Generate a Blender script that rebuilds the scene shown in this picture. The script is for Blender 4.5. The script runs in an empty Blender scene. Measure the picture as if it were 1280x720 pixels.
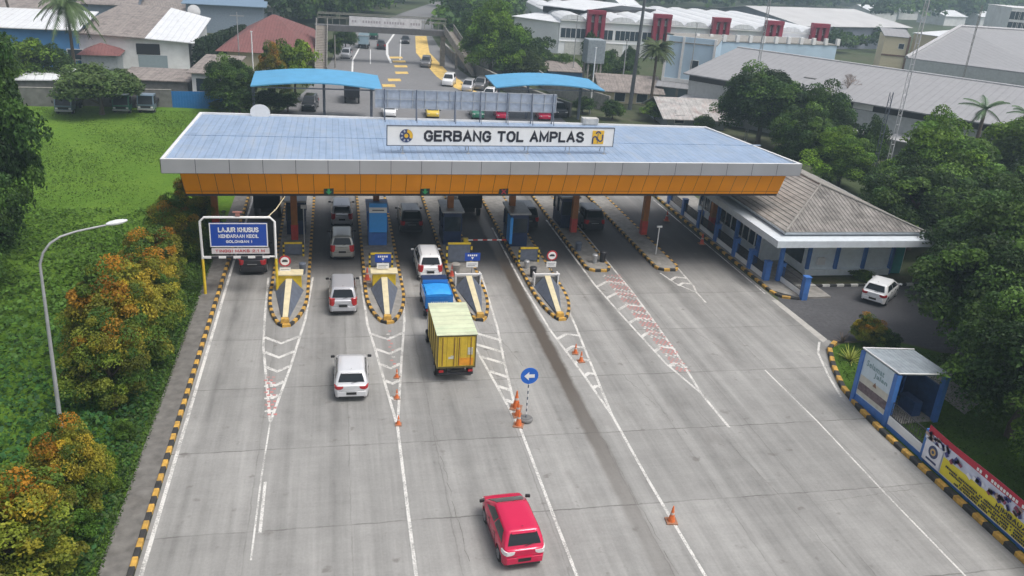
import bpy, math, random
import numpy as np
from mathutils import Vector, Matrix
R = math.radians
SC = bpy.context.scene
COL = SC.collection
random.seed(7)
rng = np.random.default_rng(11)

# ------------------------------------------------------------------ camera
F, CX, CY, H = 1045.0, 640.0, 360.0, 21.0
r1 = Vector((-225., -448., F)).normalized()
r2 = Vector((5000., -75., F)); r2 = (r2 - r1 * r1.dot(r2)).normalized()
dn = r1.cross(r2)
if dn.y < 0: dn = -dn
ROT = [r2, r1, -dn]                       # rows: world X, Y, Z seen from the lens
cam_d = bpy.data.cameras.new('camera'); cam = bpy.data.objects.new('camera', cam_d); COL.objects.link(cam)
m = Matrix.Identity(4)
for i in range(3):
    m[i][0] = ROT[i].x; m[i][1] = -ROT[i].y; m[i][2] = -ROT[i].z
m[2][3] = H
cam.matrix_world = m
cam_d.sensor_width = 36; cam_d.lens = F / 1280 * 36
cam_d.clip_start = 0.5; cam_d.clip_end = 6000
SC.camera = cam
HAZE_D = 0.0009

def at(px, py, z=0.0):                    # where the sight line meets the level z
    d = Vector((px - CX, py - CY, F)); w = [ROT[i].dot(d) for i in range(3)]
    t = (H - z) / -w[2]
    return (w[0] * t, w[1] * t)
def zat(X, Y, py):
    lo, hi = -5., 80.
    for _ in range(50):
        k = (lo + hi) / 2
        c = ROT[0] * X + ROT[1] * Y + ROT[2] * (k - H)
        if CY + F * c.y / c.z > py: lo = k
        else: hi = k
    return lo

# ------------------------------------------------------------------ light
EL, AZ = 64, 128
w = bpy.data.worlds.new('World'); SC.world = w; w.use_nodes = True
nt = w.node_tree; nt.nodes.clear()
sky = nt.nodes.new('ShaderNodeTexSky'); sky.sky_type = 'NISHITA'; sky.sun_disc = False
sky.sun_elevation = R(EL); sky.sun_rotation = R(AZ); sky.dust_density = 6; sky.air_density = 1.0; sky.ozone_density = 1
hs = nt.nodes.new('ShaderNodeHueSaturation'); hs.inputs['Saturation'].default_value = .45
bg = nt.nodes.new('ShaderNodeBackground'); bg.inputs[1].default_value = 0.15
wo = nt.nodes.new('ShaderNodeOutputWorld')
nt.links.new(sky.outputs[0], hs.inputs['Color']); nt.links.new(hs.outputs[0], bg.inputs[0]); nt.links.new(bg.outputs[0], wo.inputs[0])
sd = bpy.data.lights.new('sun', 'SUN'); sd.energy = 1.35; sd.angle = R(22); sd.color = (1, .97, .93)
so = bpy.data.objects.new('sun', sd); COL.objects.link(so)
az = R(AZ)
sv = Vector((math.sin(az) * math.cos(R(EL)), math.cos(az) * math.cos(R(EL)), math.sin(R(EL))))
so.rotation_euler = sv.to_track_quat('Z', 'Y').to_euler(); so.location = (0, 0, 60)
SC.view_settings.view_transform = 'Standard'; SC.view_settings.look = 'None'
SC.view_settings.exposure = 0.2; SC.view_settings.gamma = 1
SC.render.engine = 'CYCLES'
SC.cycles.volume_bounces = 0
SC.cycles.max_bounces = 6
SC.cycles.transparent_max_bounces = 8

# ------------------------------------------------------------------ materials
MATS = {}
def mat(name, col, rough=.6, metal=0., var=.12, scale=3., bump=0., spec=.5, dirt=0., stretch=(1, 1, 1), coat=0.):
    if name in MATS: return MATS[name]
    M = bpy.data.materials.new(name); M.use_nodes = True; n = M.node_tree; p = n.nodes['Principled BSDF']
    p.inputs['Roughness'].default_value = rough; p.inputs['Metallic'].default_value = metal
    p.inputs['Specular IOR Level'].default_value = spec; p.inputs['Coat Weight'].default_value = coat
    p.inputs['Base Color'].default_value = (*col, 1)
    if var > 0 or bump > 0 or dirt > 0:
        tc = n.nodes.new('ShaderNodeTexCoord'); mp = n.nodes.new('ShaderNodeMapping'); mp.inputs['Scale'].default_value = stretch
        n.links.new(tc.outputs['Object'], mp.inputs[0])
        nz = n.nodes.new('ShaderNodeTexNoise'); nz.inputs['Scale'].default_value = scale; nz.inputs['Detail'].default_value = 6
        n.links.new(mp.outputs[0], nz.inputs['Vector'])
        mr = n.nodes.new('ShaderNodeMapRange'); mr.inputs[1].default_value = .3; mr.inputs[2].default_value = .7
        mr.inputs[3].default_value = 1 - var; mr.inputs[4].default_value = 1 + var
        n.links.new(nz.outputs[0], mr.inputs[0])
        mx = n.nodes.new('ShaderNodeMix'); mx.data_type = 'RGBA'; mx.blend_type = 'MULTIPLY'; mx.inputs[0].default_value = 1
        mx.inputs[6].default_value = (*col, 1); n.links.new(mr.outputs[0], mx.inputs[7])
        out = mx.outputs[2]
        if dirt > 0:
            n2 = n.nodes.new('ShaderNodeTexNoise'); n2.inputs['Scale'].default_value = scale * .35; n2.inputs['Detail'].default_value = 8; n2.inputs['Roughness'].default_value = .7
            n.links.new(mp.outputs[0], n2.inputs['Vector'])
            r2_ = n.nodes.new('ShaderNodeMapRange'); r2_.inputs[1].default_value = .48; r2_.inputs[2].default_value = .72; r2_.inputs[3].default_value = 0; r2_.inputs[4].default_value = dirt
            n.links.new(n2.outputs[0], r2_.inputs[0])
            m2 = n.nodes.new('ShaderNodeMix'); m2.data_type = 'RGBA'; m2.inputs[7].default_value = (.06, .05, .04, 1)
            n.links.new(r2_.outputs[0], m2.inputs[0]); n.links.new(out, m2.inputs[6]); out = m2.outputs[2]
        n.links.new(out, p.inputs['Base Color'])
        if bump > 0:
            b = n.nodes.new('ShaderNodeBump'); b.inputs['Strength'].default_value = bump; b.inputs['Distance'].default_value = .05
            n.links.new(nz.outputs[0], b.inputs['Height']); n.links.new(b.outputs[0], p.inputs['Normal'])
    MATS[name] = M; return M

def math_n(n, op, a, b=None, c=None, clamp=False):
    k = n.nodes.new('ShaderNodeMath'); k.operation = op; k.use_clamp = clamp
    for i, v in enumerate((a, b, c)):
        if v is None: continue
        if isinstance(v, (int, float)): k.inputs[i].default_value = v
        else: n.links.new(v, k.inputs[i])
    return k.outputs[0]
def noise(n, vec, scale, detail=6, rough=.5, sc=(1, 1, 1)):
    mp = n.nodes.new('ShaderNodeMapping'); mp.inputs['Scale'].default_value = sc; n.links.new(vec, mp.inputs[0])
    k = n.nodes.new('ShaderNodeTexNoise'); k.inputs['Scale'].default_value = scale; k.inputs['Detail'].default_value = detail; k.inputs['Roughness'].default_value = rough
    n.links.new(mp.outputs[0], k.inputs['Vector']); return k.outputs[0]
def rng_n(n, v, a, b, c, d):
    k = n.nodes.new('ShaderNodeMapRange'); k.inputs[1].default_value = a; k.inputs[2].default_value = b; k.inputs[3].default_value = c; k.inputs[4].default_value = d
    n.links.new(v, k.inputs[0]); return k.outputs[0]
def mixc(n, f, a, b, mode='MIX'):
    k = n.nodes.new('ShaderNodeMix'); k.data_type = 'RGBA'; k.blend_type = mode
    for i, v in ((0, f), (6, a), (7, b)):
        if isinstance(v, (int, float)): k.inputs[i].default_value = v
        elif isinstance(v, tuple): k.inputs[i].default_value = (*v, 1)
        else: n.links.new(v, k.inputs[i])
    return k.outputs[2]

def concrete_nodes(n):
    """slab paving: tone per slab, tyre-worn bands along the lanes, joints, oil spots, a rusty drain streak"""
    g = n.nodes.new('ShaderNodeNewGeometry').outputs['Position']
    s = n.nodes.new('ShaderNodeSeparateXYZ'); n.links.new(g, s.inputs[0]); x, y = s.outputs[0], s.outputs[1]
    big = noise(n, g, .12, 5, .6); fine = noise(n, g, 9, 8, .7); med = noise(n, g, .9, 6, .6)
    lon = noise(n, g, 1.0, 5, .6, (1.1, .035, 1)); lon2 = noise(n, g, 3.2, 4, .6, (1.3, .05, 1)); tr = noise(n, g, 2.2, 4, .6, (.12, 1.6, 1))
    v = math_n(n, 'ADD', rng_n(n, big, .3, .7, .84, 1.08), rng_n(n, fine, .2, .8, -.12, .12))
    v = math_n(n, 'ADD', v, rng_n(n, lon, .3, .7, -.24, .14)); v = math_n(n, 'ADD', v, rng_n(n, lon2, .3, .7, -.07, .07))
    v = math_n(n, 'ADD', v, rng_n(n, med, .3, .7, -.07, .07)); v = math_n(n, 'ADD', v, rng_n(n, tr, .3, .7, -.035, .035))
    # slabs
    wob = rng_n(n, noise(n, g, .8, 5, .7), .3, .7, -.05, .05)
    def joint(c, off, pitch, wd):
        t = math_n(n, 'DIVIDE', math_n(n, 'ADD', math_n(n, 'SUBTRACT', c, off), wob), pitch)
        fr = math_n(n, 'FRACT', t); d = math_n(n, 'MULTIPLY', math_n(n, 'MINIMUM', fr, math_n(n, 'SUBTRACT', 1., fr)), pitch)
        return math_n(n, 'SUBTRACT', 1., math_n(n, 'DIVIDE', d, wd), clamp=True), math_n(n, 'FLOOR', t)
    jy, fy = joint(y, 26.6, 5.45, .05); jx, fx = joint(x, 4.24, 3.84, .035)
    brk = rng_n(n, noise(n, g, .55, 4, .6), .40, .58, .35, 1.)
    j = math_n(n, 'MULTIPLY', math_n(n, 'MAXIMUM', jy, math_n(n, 'MULTIPLY', jx, .5)), brk, clamp=True)
    cb = n.nodes.new('ShaderNodeCombineXYZ'); n.links.new(fx, cb.inputs[0]); n.links.new(fy, cb.inputs[1])
    wn = n.nodes.new('ShaderNodeTexWhiteNoise'); wn.noise_dimensions = '2D'; n.links.new(cb.outputs[0], wn.inputs['Vector'])
    v = math_n(n, 'MULTIPLY', v, rng_n(n, wn.outputs[0], 0, 1, .93, 1.07))
    # lane centre drip band
    lane = n.nodes.new('ShaderNodeMath'); lane.operation = 'PINGPONG'; n.links.new(math_n(n, 'SUBTRACT', x, 2.6), lane.inputs[0]); lane.inputs[1].default_value = 2.83
    dl = math_n(n, 'ABSOLUTE', math_n(n, 'SUBTRACT', lane.outputs[0], 2.83))
    drip = math_n(n, 'MULTIPLY', math_n(n, 'SUBTRACT', 1., math_n(n, 'DIVIDE', dl, .75), clamp=True), rng_n(n, y, 24, 55, .14, .5))
    drip = math_n(n, 'MULTIPLY', drip, rng_n(n, noise(n, g, 1.5, 5, .6, (1, .3, 1)), .3, .7, .3, 1.2))
    v = math_n(n, 'MULTIPLY', v, math_n(n, 'SUBTRACT', 1., drip))
    base = mixc(n, 1., (.29, .287, .275), v, 'MULTIPLY')
    # canopy shade darkened into the slab colour, then oil spots
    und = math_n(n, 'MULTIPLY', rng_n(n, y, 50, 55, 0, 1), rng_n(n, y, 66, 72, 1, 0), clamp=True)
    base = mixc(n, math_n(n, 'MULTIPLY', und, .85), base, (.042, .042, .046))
    sp = math_n(n, 'MAXIMUM', rng_n(n, noise(n, g, 1.3, 4, .5), .65, .73, 0, .65), rng_n(n, noise(n, g, .33, 6, .65, (1, .5, 1)), .60, .72, 0, .4))
    base = mixc(n, sp, base, (.14, .13, .12))
    # drain streak
    ds = math_n(n, 'ABSOLUTE', math_n(n, 'ADD', math_n(n, 'SUBTRACT', x, 11.62), math_n(n, 'MULTIPLY', wob, 1.6)))
    dm = math_n(n, 'MULTIPLY', rng_n(n, ds, .26, .5, 1, 0), rng_n(n, y, 24, 38, .25, .95), clamp=True)
    dm = math_n(n, 'MULTIPLY', dm, rng_n(n, y, 70, 80, 1, 0), clamp=True)
    base = mixc(n, dm, base, (.08, .066, .052))
    base = mixc(n, math_n(n, 'MULTIPLY', j, .85), base, (.07, .065, .06))
    return base, fine, dm, g
def concrete():
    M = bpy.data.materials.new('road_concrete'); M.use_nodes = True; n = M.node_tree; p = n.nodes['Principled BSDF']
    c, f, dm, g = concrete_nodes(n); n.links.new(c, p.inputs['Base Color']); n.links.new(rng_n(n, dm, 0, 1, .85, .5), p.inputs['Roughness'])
    b = n.nodes.new('ShaderNodeBump'); b.inputs['Strength'].default_value = .25; b.inputs['Distance'].default_value = .02
    n.links.new(f, b.inputs['Height']); n.links.new(b.outputs[0], p.inputs['Normal'])
    return M
def worn(name, col, lo=.5, hi=.62):
    M = bpy.data.materials.new(name); M.use_nodes = True; n = M.node_tree; p = n.nodes['Principled BSDF']
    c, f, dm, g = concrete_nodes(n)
    k = math_n(n, 'ADD', noise(n, g, 14, 8, .75), rng_n(n, noise(n, g, 1.1, 5, .6), .3, .7, -.12, .12))
    fac = rng_n(n, k, lo, hi, 1, 0.08)
    n.links.new(mixc(n, fac, c, col), p.inputs['Base Color']); p.inputs['Roughness'].default_value = .7
    return M
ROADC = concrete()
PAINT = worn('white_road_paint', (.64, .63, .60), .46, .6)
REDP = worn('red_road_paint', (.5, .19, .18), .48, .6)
YELP = mat('yellow_road_paint', (.66, .46, .14), .8, var=.25, scale=1.2)
def roofmat(name, col, pitch, axis=0, depth=.6, dirt=.25, rough=.5, var=.1, dcol=(.06, .05, .045), rib=.82, rw=.12):
    """sheet metal or tile roof with ribs every `pitch` metres"""
    M = bpy.data.materials.new(name); M.use_nodes = True; n = M.node_tree; p = n.nodes['Principled BSDF']
    tc = n.nodes.new('ShaderNodeTexCoord').outputs['Object']; s = n.nodes.new('ShaderNodeSeparateXYZ'); n.links.new(tc, s.inputs[0])
    c = s.outputs[axis]; fr = math_n(n, 'FRACT', math_n(n, 'DIVIDE', c, pitch)); d = math_n(n, 'ABSOLUTE', math_n(n, 'SUBTRACT', fr, .5))
    st = (.08, 1, 1) if axis else (1, .08, 1)
    nz = noise(n, tc, 1.2, 8, .65, (1, 1, 1)); ln = noise(n, tc, 1.6, 7, .65, (1, .12, 1) if axis == 0 else (.12, 1, 1))
    v = math_n(n, 'ADD', rng_n(n, nz, .3, .7, 1 - var, 1 + var), rng_n(n, ln, .3, .7, -var, var))
    v = math_n(n, 'MULTIPLY', v, rng_n(n, d, 0, rw, rib, 1.))
    base = mixc(n, 1., col, v, 'MULTIPLY')
    base = mixc(n, rng_n(n, noise(n, tc, .5, 8, .75), .5, .75, 0, dirt), base, dcol)
    base = mixc(n, rng_n(n, ln, .52, .72, 0, dirt), base, dcol)
    n.links.new(base, p.inputs['Base Color']); p.inputs['Roughness'].default_value = rough
    b = n.nodes.new('ShaderNodeBump'); b.inputs['Strength'].default_value = depth; b.inputs['Distance'].default_value = .06
    n.links.new(rng_n(n, d, 0, .12, 0, 1), b.inputs['Height']); n.links.new(b.outputs[0], p.inputs['Normal'])
    MATS[name] = M; return M
def groundmat(name, c1, c2, c3, s1=.25, s2=3., bump=.5):
    M = bpy.data.materials.new(name); M.use_nodes = True; n = M.node_tree; p = n.nodes['Principled BSDF']
    g = n.nodes.new('ShaderNodeNewGeometry').outputs['Position']
    a = noise(n, g, s1, 7, .65); b_ = noise(n, g, s2, 8, .75); c_ = noise(n, g, s1 * .3, 4, .5)
    base = mixc(n, rng_n(n, a, .35, .65, 0, 1), c1, c2); base = mixc(n, rng_n(n, b_, .4, .62, 0, .8), base, c3)
    base = mixc(n, rng_n(n, c_, .45, .65, 0, .5), base, c1)
    n.links.new(base, p.inputs['Base Color']); p.inputs['Roughness'].default_value = .95; p.inputs['Specular IOR Level'].default_value = .1
    bb = n.nodes.new('ShaderNodeBump'); bb.inputs['Strength'].default_value = bump; bb.inputs['Distance'].default_value = .15
    n.links.new(b_, bb.inputs['Height']); n.links.new(bb.outputs[0], p.inputs['Normal']); return M
def leafmat(name='leaves', trans=.3):
    M = bpy.data.materials.new(name); M.use_nodes = True; n = M.node_tree; p = n.nodes['Principled BSDF']; o = n.nodes['Material Output']
    a = n.nodes.new('ShaderNodeAttribute'); a.attribute_name = 'tint'; oi = n.nodes.new('ShaderNodeObjectInfo')
    c = mixc(n, 1., oi.outputs['Color'], a.outputs['Color'], 'MULTIPLY')
    n.links.new(c, p.inputs['Base Color']); p.inputs['Roughness'].default_value = .55; p.inputs['Specular IOR Level'].default_value = .25
    t = n.nodes.new('ShaderNodeBsdfTranslucent'); n.links.new(c, t.inputs[0]); mx = n.nodes.new('ShaderNodeMixShader'); mx.inputs[0].default_value = trans
    n.links.new(p.outputs[0], mx.inputs[1]); n.links.new(t.outputs[0], mx.inputs[2]); n.links.new(mx.outputs[0], o.inputs[0]); return M
LEAF = leafmat(trans=.35)
BARK = mat('bark', (.10, .08, .06), .9, var=.3, scale=6, bump=.5)
def glossy_glass(name, col=(.015, .02, .025)):
    return mat(name, col, .12, var=0, spec=.35)
GLASS = glossy_glass('car_glass'); BGLASS = mat('window_glass', (.03, .045, .06), .15, var=.2)
BLACKP = mat('black_plastic', (.02, .02, .022), .5, var=.1); RUB = mat('rubber', (.02, .02, .02), .85, var=.1)
RIM = mat('wheel_rim', (.45, .46, .48), .35, metal=.8, var=0); STEEL = mat('galvanised_steel', (.42, .43, .44), .45, metal=.4, var=.15, dirt=.15)
REDL = mat('red_lens', (.42, .015, .02), .2, var=0, coat=.5); WHL = mat('clear_lens', (.7, .7, .7), .15, var=0, coat=.5)
WHITE = mat('white_paint', (.74, .74, .73), .5, var=.06, dirt=.15, scale=2); WHITEW = mat('white_wall', (.76, .77, .77), .8, var=.08, dirt=.25, scale=.6)
KY = mat('kerb_yellow', (.55, .32, .06), .75, var=.25, scale=5, dirt=.6); KB = mat('kerb_black', (.035, .035, .035), .75, var=.3, scale=5)
KW = mat('kerb_white', (.6, .6, .57), .75, var=.15, dirt=.3, scale=4)
CONC = mat('old_concrete', (.27, .26, .24), .9, var=.2, scale=2.5, dirt=.3, bump=.2)
CONCD = mat('dark_concrete', (.17, .17, .165), .9, var=.25, scale=1.5, dirt=.5, bump=.2)
BLUEP = mat('blue_paint', (.055, .17, .48), .45, var=.12, scale=3, dirt=.15)
NAVY = mat('navy_panel', (.012, .03, .09), .5, var=.15)
CANB = mat('blue_canopy_sheet', (.09, .33, .56), .5, var=.08, scale=.8, dirt=.12)
ORG = mat('orange_panel', (.92, .33, .003), .5, spec=.25, var=.06, scale=.5, dirt=.06)
SILV = mat('silver_fascia', (.37, .38, .40), .4, metal=.15, var=.08, scale=.4, dirt=.12)
BLK = mat('black_metal', (.025, .025, .03), .5, var=.1)
REDP2 = mat('red_paint', (.5, .05, .035), .5, var=.15); YEL = mat('yellow_paint', (.7, .5, .03), .5, var=.15, dirt=.15, scale=4)
CREAM = mat('cream_paint', (.62, .55, .36), .7, var=.1, dirt=.15, scale=3); SLATE = mat('slate_blue_paint', (.11, .13, .17), .6, var=.2, dirt=.1)
SIGNB = mat('sign_blue', (.01, .06, .36), .4, var=.03); SIGNW = mat('sign_white', (.78, .78, .77), .5, var=.03); SIGNR = mat('sign_red', (.45, .03, .04), .5, var=.03)
CONEO = mat('cone_orange', (.68, .16, .04), .6, var=.2, scale=8, dirt=.2)

# ------------------------------------------------------------------ mesh builder
class MB:
    def __init__(s): s.v = []; s.f = []; s.m = []; s.mi = 0
    def poly(s, pts, mi=None):
        b = len(s.v); s.v += [tuple(p) for p in pts]; s.f.append(tuple(range(b, b + len(pts)))); s.m.append(s.mi if mi is None else mi); return s
    def box(s, c, d, rz=0., mi=None, ry=0., rx=0., taper=1.):
        b = len(s.v); M = Matrix.Rotation(rz, 3, 'Z') @ Matrix.Rotation(ry, 3, 'Y') @ Matrix.Rotation(rx, 3, 'X')
        for k in (-1, 1):
            for i, j in ((-1, -1), (1, -1), (1, 1), (-1, 1)):
                q = taper if k > 0 else 1
                s.v.append(tuple(Vector(c) + M @ Vector((i * d[0] / 2 * q, j * d[1] / 2 * q, k * d[2] / 2))))
        for f in ((3, 2, 1, 0), (4, 5, 6, 7), (0, 1, 5, 4), (1, 2, 6, 5), (2, 3, 7, 6), (3, 0, 4, 7)):
            s.f.append(tuple(b + q for q in f)); s.m.append(s.mi if mi is None else mi)
        return s
    def bx(s, x0, x1, y0, y1, z0, z1, mi=None): return s.box(((x0 + x1) / 2, (y0 + y1) / 2, (z0 + z1) / 2), (x1 - x0, y1 - y0, z1 - z0), mi=mi)
    def tube(s, pts, r, n=8, mi=None, cap=True):
        pts = [Vector(p) for p in pts]; rs = r if isinstance(r, (list, tuple)) else [r] * len(pts); b = len(s.v); prev = None
        for i, p in enumerate(pts):
            t = (pts[min(i + 1, len(pts) - 1)] - pts[max(i - 1, 0)]).normalized()
            u = t.cross(Vector((0, 0, 1)) if abs(t.z) < .9 else Vector((0, 1, 0))).normalized() if prev is None else (prev - t * prev.dot(t)).normalized()
            prev = u; w_ = t.cross(u)
            for k in range(n):
                a = 2 * math.pi * k / n; s.v.append(tuple(p + (u * math.cos(a) + w_ * math.sin(a)) * rs[i]))
        for i in range(len(pts) - 1):
            for k in range(n):
                s.f.append((b + i * n + k, b + i * n + (k + 1) % n, b + (i + 1) * n + (k + 1) % n, b + (i + 1) * n + k)); s.m.append(s.mi if mi is None else mi)
        if cap:
            s.f.append(tuple(b + k for k in reversed(range(n)))); s.f.append(tuple(b + (len(pts) - 1) * n + k for k in range(n)))
            s.m += [s.mi if mi is None else mi] * 2
        return s
    def disc(s, c, axis, r, th, n=24, mi=None):
        a = Vector(axis).normalized() * th / 2; c = Vector(c); return s.tube([c - a, c + a], r, n, mi)
    def slab(s, pts, th, mi=None):            # polygon (3D points) with thickness downward
        n = len(pts); b = len(s.v); s.v += [tuple(p) for p in pts]; s.v += [(p[0], p[1], p[2] - th) for p in pts]
        s.f.append(tuple(b + i for i in range(n))); s.f.append(tuple(b + n + i for i in reversed(range(n))))
        for i in range(n): s.f.append((b + i, b + n + i, b + n + (i + 1) % n, b + (i + 1) % n))
        s.m += [s.mi if mi is None else mi] * (n + 2); return s
    def prism(s, pts2, z0, z1, mi=None): return s.slab([(p[0], p[1], z1) for p in pts2], z1 - z0, mi)
    def loft(s, rings, mi=None, caps=True):
        b = len(s.v); n = len(rings[0])
        for r in rings: s.v += [tuple(p) for p in r]
        for i in range(len(rings) - 1):
            for k in range(n):
                s.f.append((b + i * n + k, b + i * n + (k + 1) % n, b + (i + 1) * n + (k + 1) % n, b + (i + 1) * n + k)); s.m.append(s.mi if mi is None else mi)
        if caps:
            s.f.append(tuple(b + k for k in reversed(range(n)))); s.f.append(tuple(b + (len(rings) - 1) * n + k for k in range(n))); s.m += [s.mi if mi is None else mi] * 2
        return s
def build(name, mb, mats, parent=None, smooth=0, bevel=0, world=False, label=None):
    me = bpy.data.meshes.new(name)
    vs = mb.v
    if world and parent is not None:
        o_ = parent.location; vs = [(a - o_.x, b - o_.y, c - o_.z) for a, b, c in vs]
    me.from_pydata(vs, [], mb.f)
    for k in (mats if isinstance(mats, (list, tuple)) else [mats]): me.materials.append(k)
    me.polygons.foreach_set('material_index', mb.m); me.update()
    import bmesh
    bm = bmesh.new(); bm.from_mesh(me); bmesh.ops.recalc_face_normals(bm, faces=bm.faces); bm.to_mesh(me); bm.free()
    if smooth:
        me.polygons.foreach_set('use_smooth', [True] * len(me.polygons)); me.set_sharp_from_angle(angle=R(smooth))
    o = bpy.data.objects.new(name, me); COL.objects.link(o)
    if parent is not None: o.parent = parent
    if bevel:
        b = o.modifiers.new('bevel', 'BEVEL'); b.width = bevel; b.segments = 2; b.limit_method = 'ANGLE'
    if label: o['label'] = label
    return o
def tag(o, label, cat, group=None):
    o['label'] = label; o['category'] = cat
    if group: o['group'] = group
    return o
def thing(name, label, cat, loc=(0, 0, 0), rz=0., group=None):
    o = bpy.data.objects.new(name, None); COL.objects.link(o); o.empty_display_size = .3
    o.location = (loc[0], loc[1], loc[2] if len(loc) > 2 else 0); o.rotation_euler = (0, 0, rz); return tag(o, label, cat, group)
def struct(name, mb, m_, smooth=0):
    o = build(name, mb, m_, smooth=smooth); o['kind'] = 'structure'; return o
KIDS = {}
def dup(root, loc, label, rz=0., scale=None, group=None):
    c = root.copy(); COL.objects.link(c); c.location = (loc[0], loc[1], loc[2] if len(loc) > 2 else 0); c.rotation_euler = (0, 0, rz)
    if scale: c.scale = scale
    c['label'] = label
    if group: c['group'] = group
    for ch in [o for o in root.children]:
        d = ch.copy(); COL.objects.link(d); d.parent = c
        for g in [o for o in ch.children]:
            e = g.copy(); COL.objects.link(e); e.parent = d
    return c
def text(name, body, size, m_, parent, mtx, bold=.012, wid=None, ext=.006, hgt=None, sp=1.12):
    cu = bpy.data.curves.new('t', 'FONT'); cu.body = body; cu.size = size; cu.align_x = 'CENTER'; cu.align_y = 'CENTER'; cu.extrude = ext; cu.offset = bold * size * .55; cu.space_character = sp
    cu.resolution_u = 3
    t = bpy.data.objects.new('t', cu); COL.objects.link(t); bpy.context.view_layer.update()
    dg = bpy.context.evaluated_depsgraph_get(); me = bpy.data.meshes.new_from_object(t.evaluated_get(dg)); bpy.data.objects.remove(t)
    xs = [v.co.x for v in me.vertices]; ys = [v.co.y for v in me.vertices]
    sx = wid / (max(xs) - min(xs)) if wid else 1; sy = hgt / (max(ys) - min(ys)) if hgt else 1; mx_, my_ = (max(xs) + min(xs)) / 2, (max(ys) + min(ys)) / 2
    for v in me.vertices: v.co.x = (v.co.x - mx_) * sx; v.co.y = (v.co.y - my_) * sy
    me.transform(mtx); me.materials.clear(); me.materials.append(m_)
    o = bpy.data.objects.new(name, me); COL.objects.link(o); o.parent = parent; return o
def face_mtx(c, xdir=(1, 0, 0), up=(0, 0, 1)):
    x = Vector(xdir).normalized(); y = Vector(up).normalized(); z = x.cross(y)
    return Matrix(((x.x, y.x, z.x, c[0]), (x.y, y.y, z.y, c[1]), (x.z, y.z, z.z, c[2]), (0, 0, 0, 1)))

ST = {'A': [[(0, 0), (.5, 1), (1, 0)], [(.2, .34), (.8, .34)]], 'B': [[(0, 0), (0, 1), (.65, 1), (.9, .88), (.9, .65), (.65, .53), (0, .53)], [(.65, .53), (.95, .4), (.95, .14), (.68, 0), (0, 0)]],
 'C': [[(.95, .78), (.7, 1), (.3, 1), (0, .74), (0, .26), (.3, 0), (.7, 0), (.95, .22)]], 'D': [[(0, 0), (0, 1), (.55, 1), (.92, .74), (.92, .26), (.55, 0), (0, 0)]], 'E': [[(.85, 1), (0, 1), (0, 0), (.88, 0)], [(0, .53), (.75, .53)]],
 'G': [[(.93, .8), (.7, 1), (.3, 1), (0, .74), (0, .26), (.3, 0), (.7, 0), (.95, .2), (.95, .47), (.55, .47)]], 'H': [[(0, 0), (0, 1)], [(.9, 0), (.9, 1)], [(0, .52), (.9, .52)]], 'I': [[(.2, 0), (.2, 1)]],
 'J': [[(.75, 1), (.75, .24), (.5, 0), (.25, 0), (.02, .24)]], 'K': [[(0, 0), (0, 1)], [(.88, 1), (.04, .42)], [(.3, .6), (.92, 0)]], 'L': [[(0, 1), (0, 0), (.8, 0)]], 'M': [[(0, 0), (0, 1), (.55, .2), (1.1, 1), (1.1, 0)]],
 'N': [[(0, 0), (0, 1), (.92, 0), (.92, 1)]], 'O': [[(.3, 1), (.7, 1), (1, .74), (1, .26), (.7, 0), (.3, 0), (0, .26), (0, .74), (.3, 1)]], 'P': [[(0, 0), (0, 1), (.65, 1), (.9, .86), (.9, .6), (.65, .46), (0, .46)]],
 'R': [[(0, 0), (0, 1), (.65, 1), (.9, .86), (.9, .62), (.65, .48), (0, .48)], [(.55, .48), (.95, 0)]], 'S': [[(.88, .8), (.65, 1), (.28, 1), (.04, .84), (.04, .66), (.28, .54), (.66, .46), (.92, .32), (.92, .16), (.68, 0), (.26, 0), (0, .2)]],
 'T': [[(0, 1), (.95, 1)], [(.475, 1), (.475, 0)]], 'U': [[(0, 1), (0, .26), (.28, 0), (.64, 0), (.92, .26), (.92, 1)]], '1': [[(.1, .8), (.4, 1), (.4, 0)]], '2': [[(.05, .78), (.3, 1), (.65, 1), (.88, .8), (.88, .62), (0, 0), (.92, 0)]], '.': [[(.1, 0), (.1, .06)]]}
def letters(name, body, hgt, wid, m_, parent, mtx, sw=.17, gap=.42):
    """block capitals drawn with straight strokes"""
    x = 0.; segs = []
    for ch in body:
        if ch == ' ': x += .75; continue
        g_ = ST[ch]; wd = max(p[0] for s in g_ for p in s)
        for s in g_: segs.append([(x + p[0], p[1]) for p in s])
        x += wd + gap
    x -= gap; fx = wid / x; b = MB(); hw = hgt * sw / 2
    for s in segs:
        P_ = [Vector(((p[0]) * fx - wid / 2, (hw + p[1] * (hgt - 2 * hw)) - hgt / 2, 0)) for p in s]; L_ = []; closed = (P_[0] - P_[-1]).length < 1e-6
        for i, p in enumerate(P_):
            a = P_[i - 1] if i > 0 else (P_[-2] if closed else None); c = P_[i + 1] if i < len(P_) - 1 else (P_[1] if closed else None)
            t0 = (p - a).normalized() if a is not None else None; t1 = (c - p).normalized() if c is not None else None; t = ((t0 or t1) + (t1 or t0)).normalized(); n_ = Vector((-t.y, t.x, 0)); k = 1 / max(.45, n_.dot(Vector((-(t1 or t0).y, (t1 or t0).x, 0))))
            e = Vector((0, 0, 0)) if (a is not None and c is not None) else (t * hw * .7 * (1 if c is None else -1)); L_.append((p + e + n_ * hw * k, p + e - n_ * hw * k))
        for i in range(len(L_) - 1): b.slab([(*L_[i][0].xy, .004), (*L_[i][1].xy, .004), (*L_[i + 1][1].xy, .004), (*L_[i + 1][0].xy, .004)], .008)
    o = build(name, b, m_, parent); o.data.transform(mtx); return o

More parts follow.
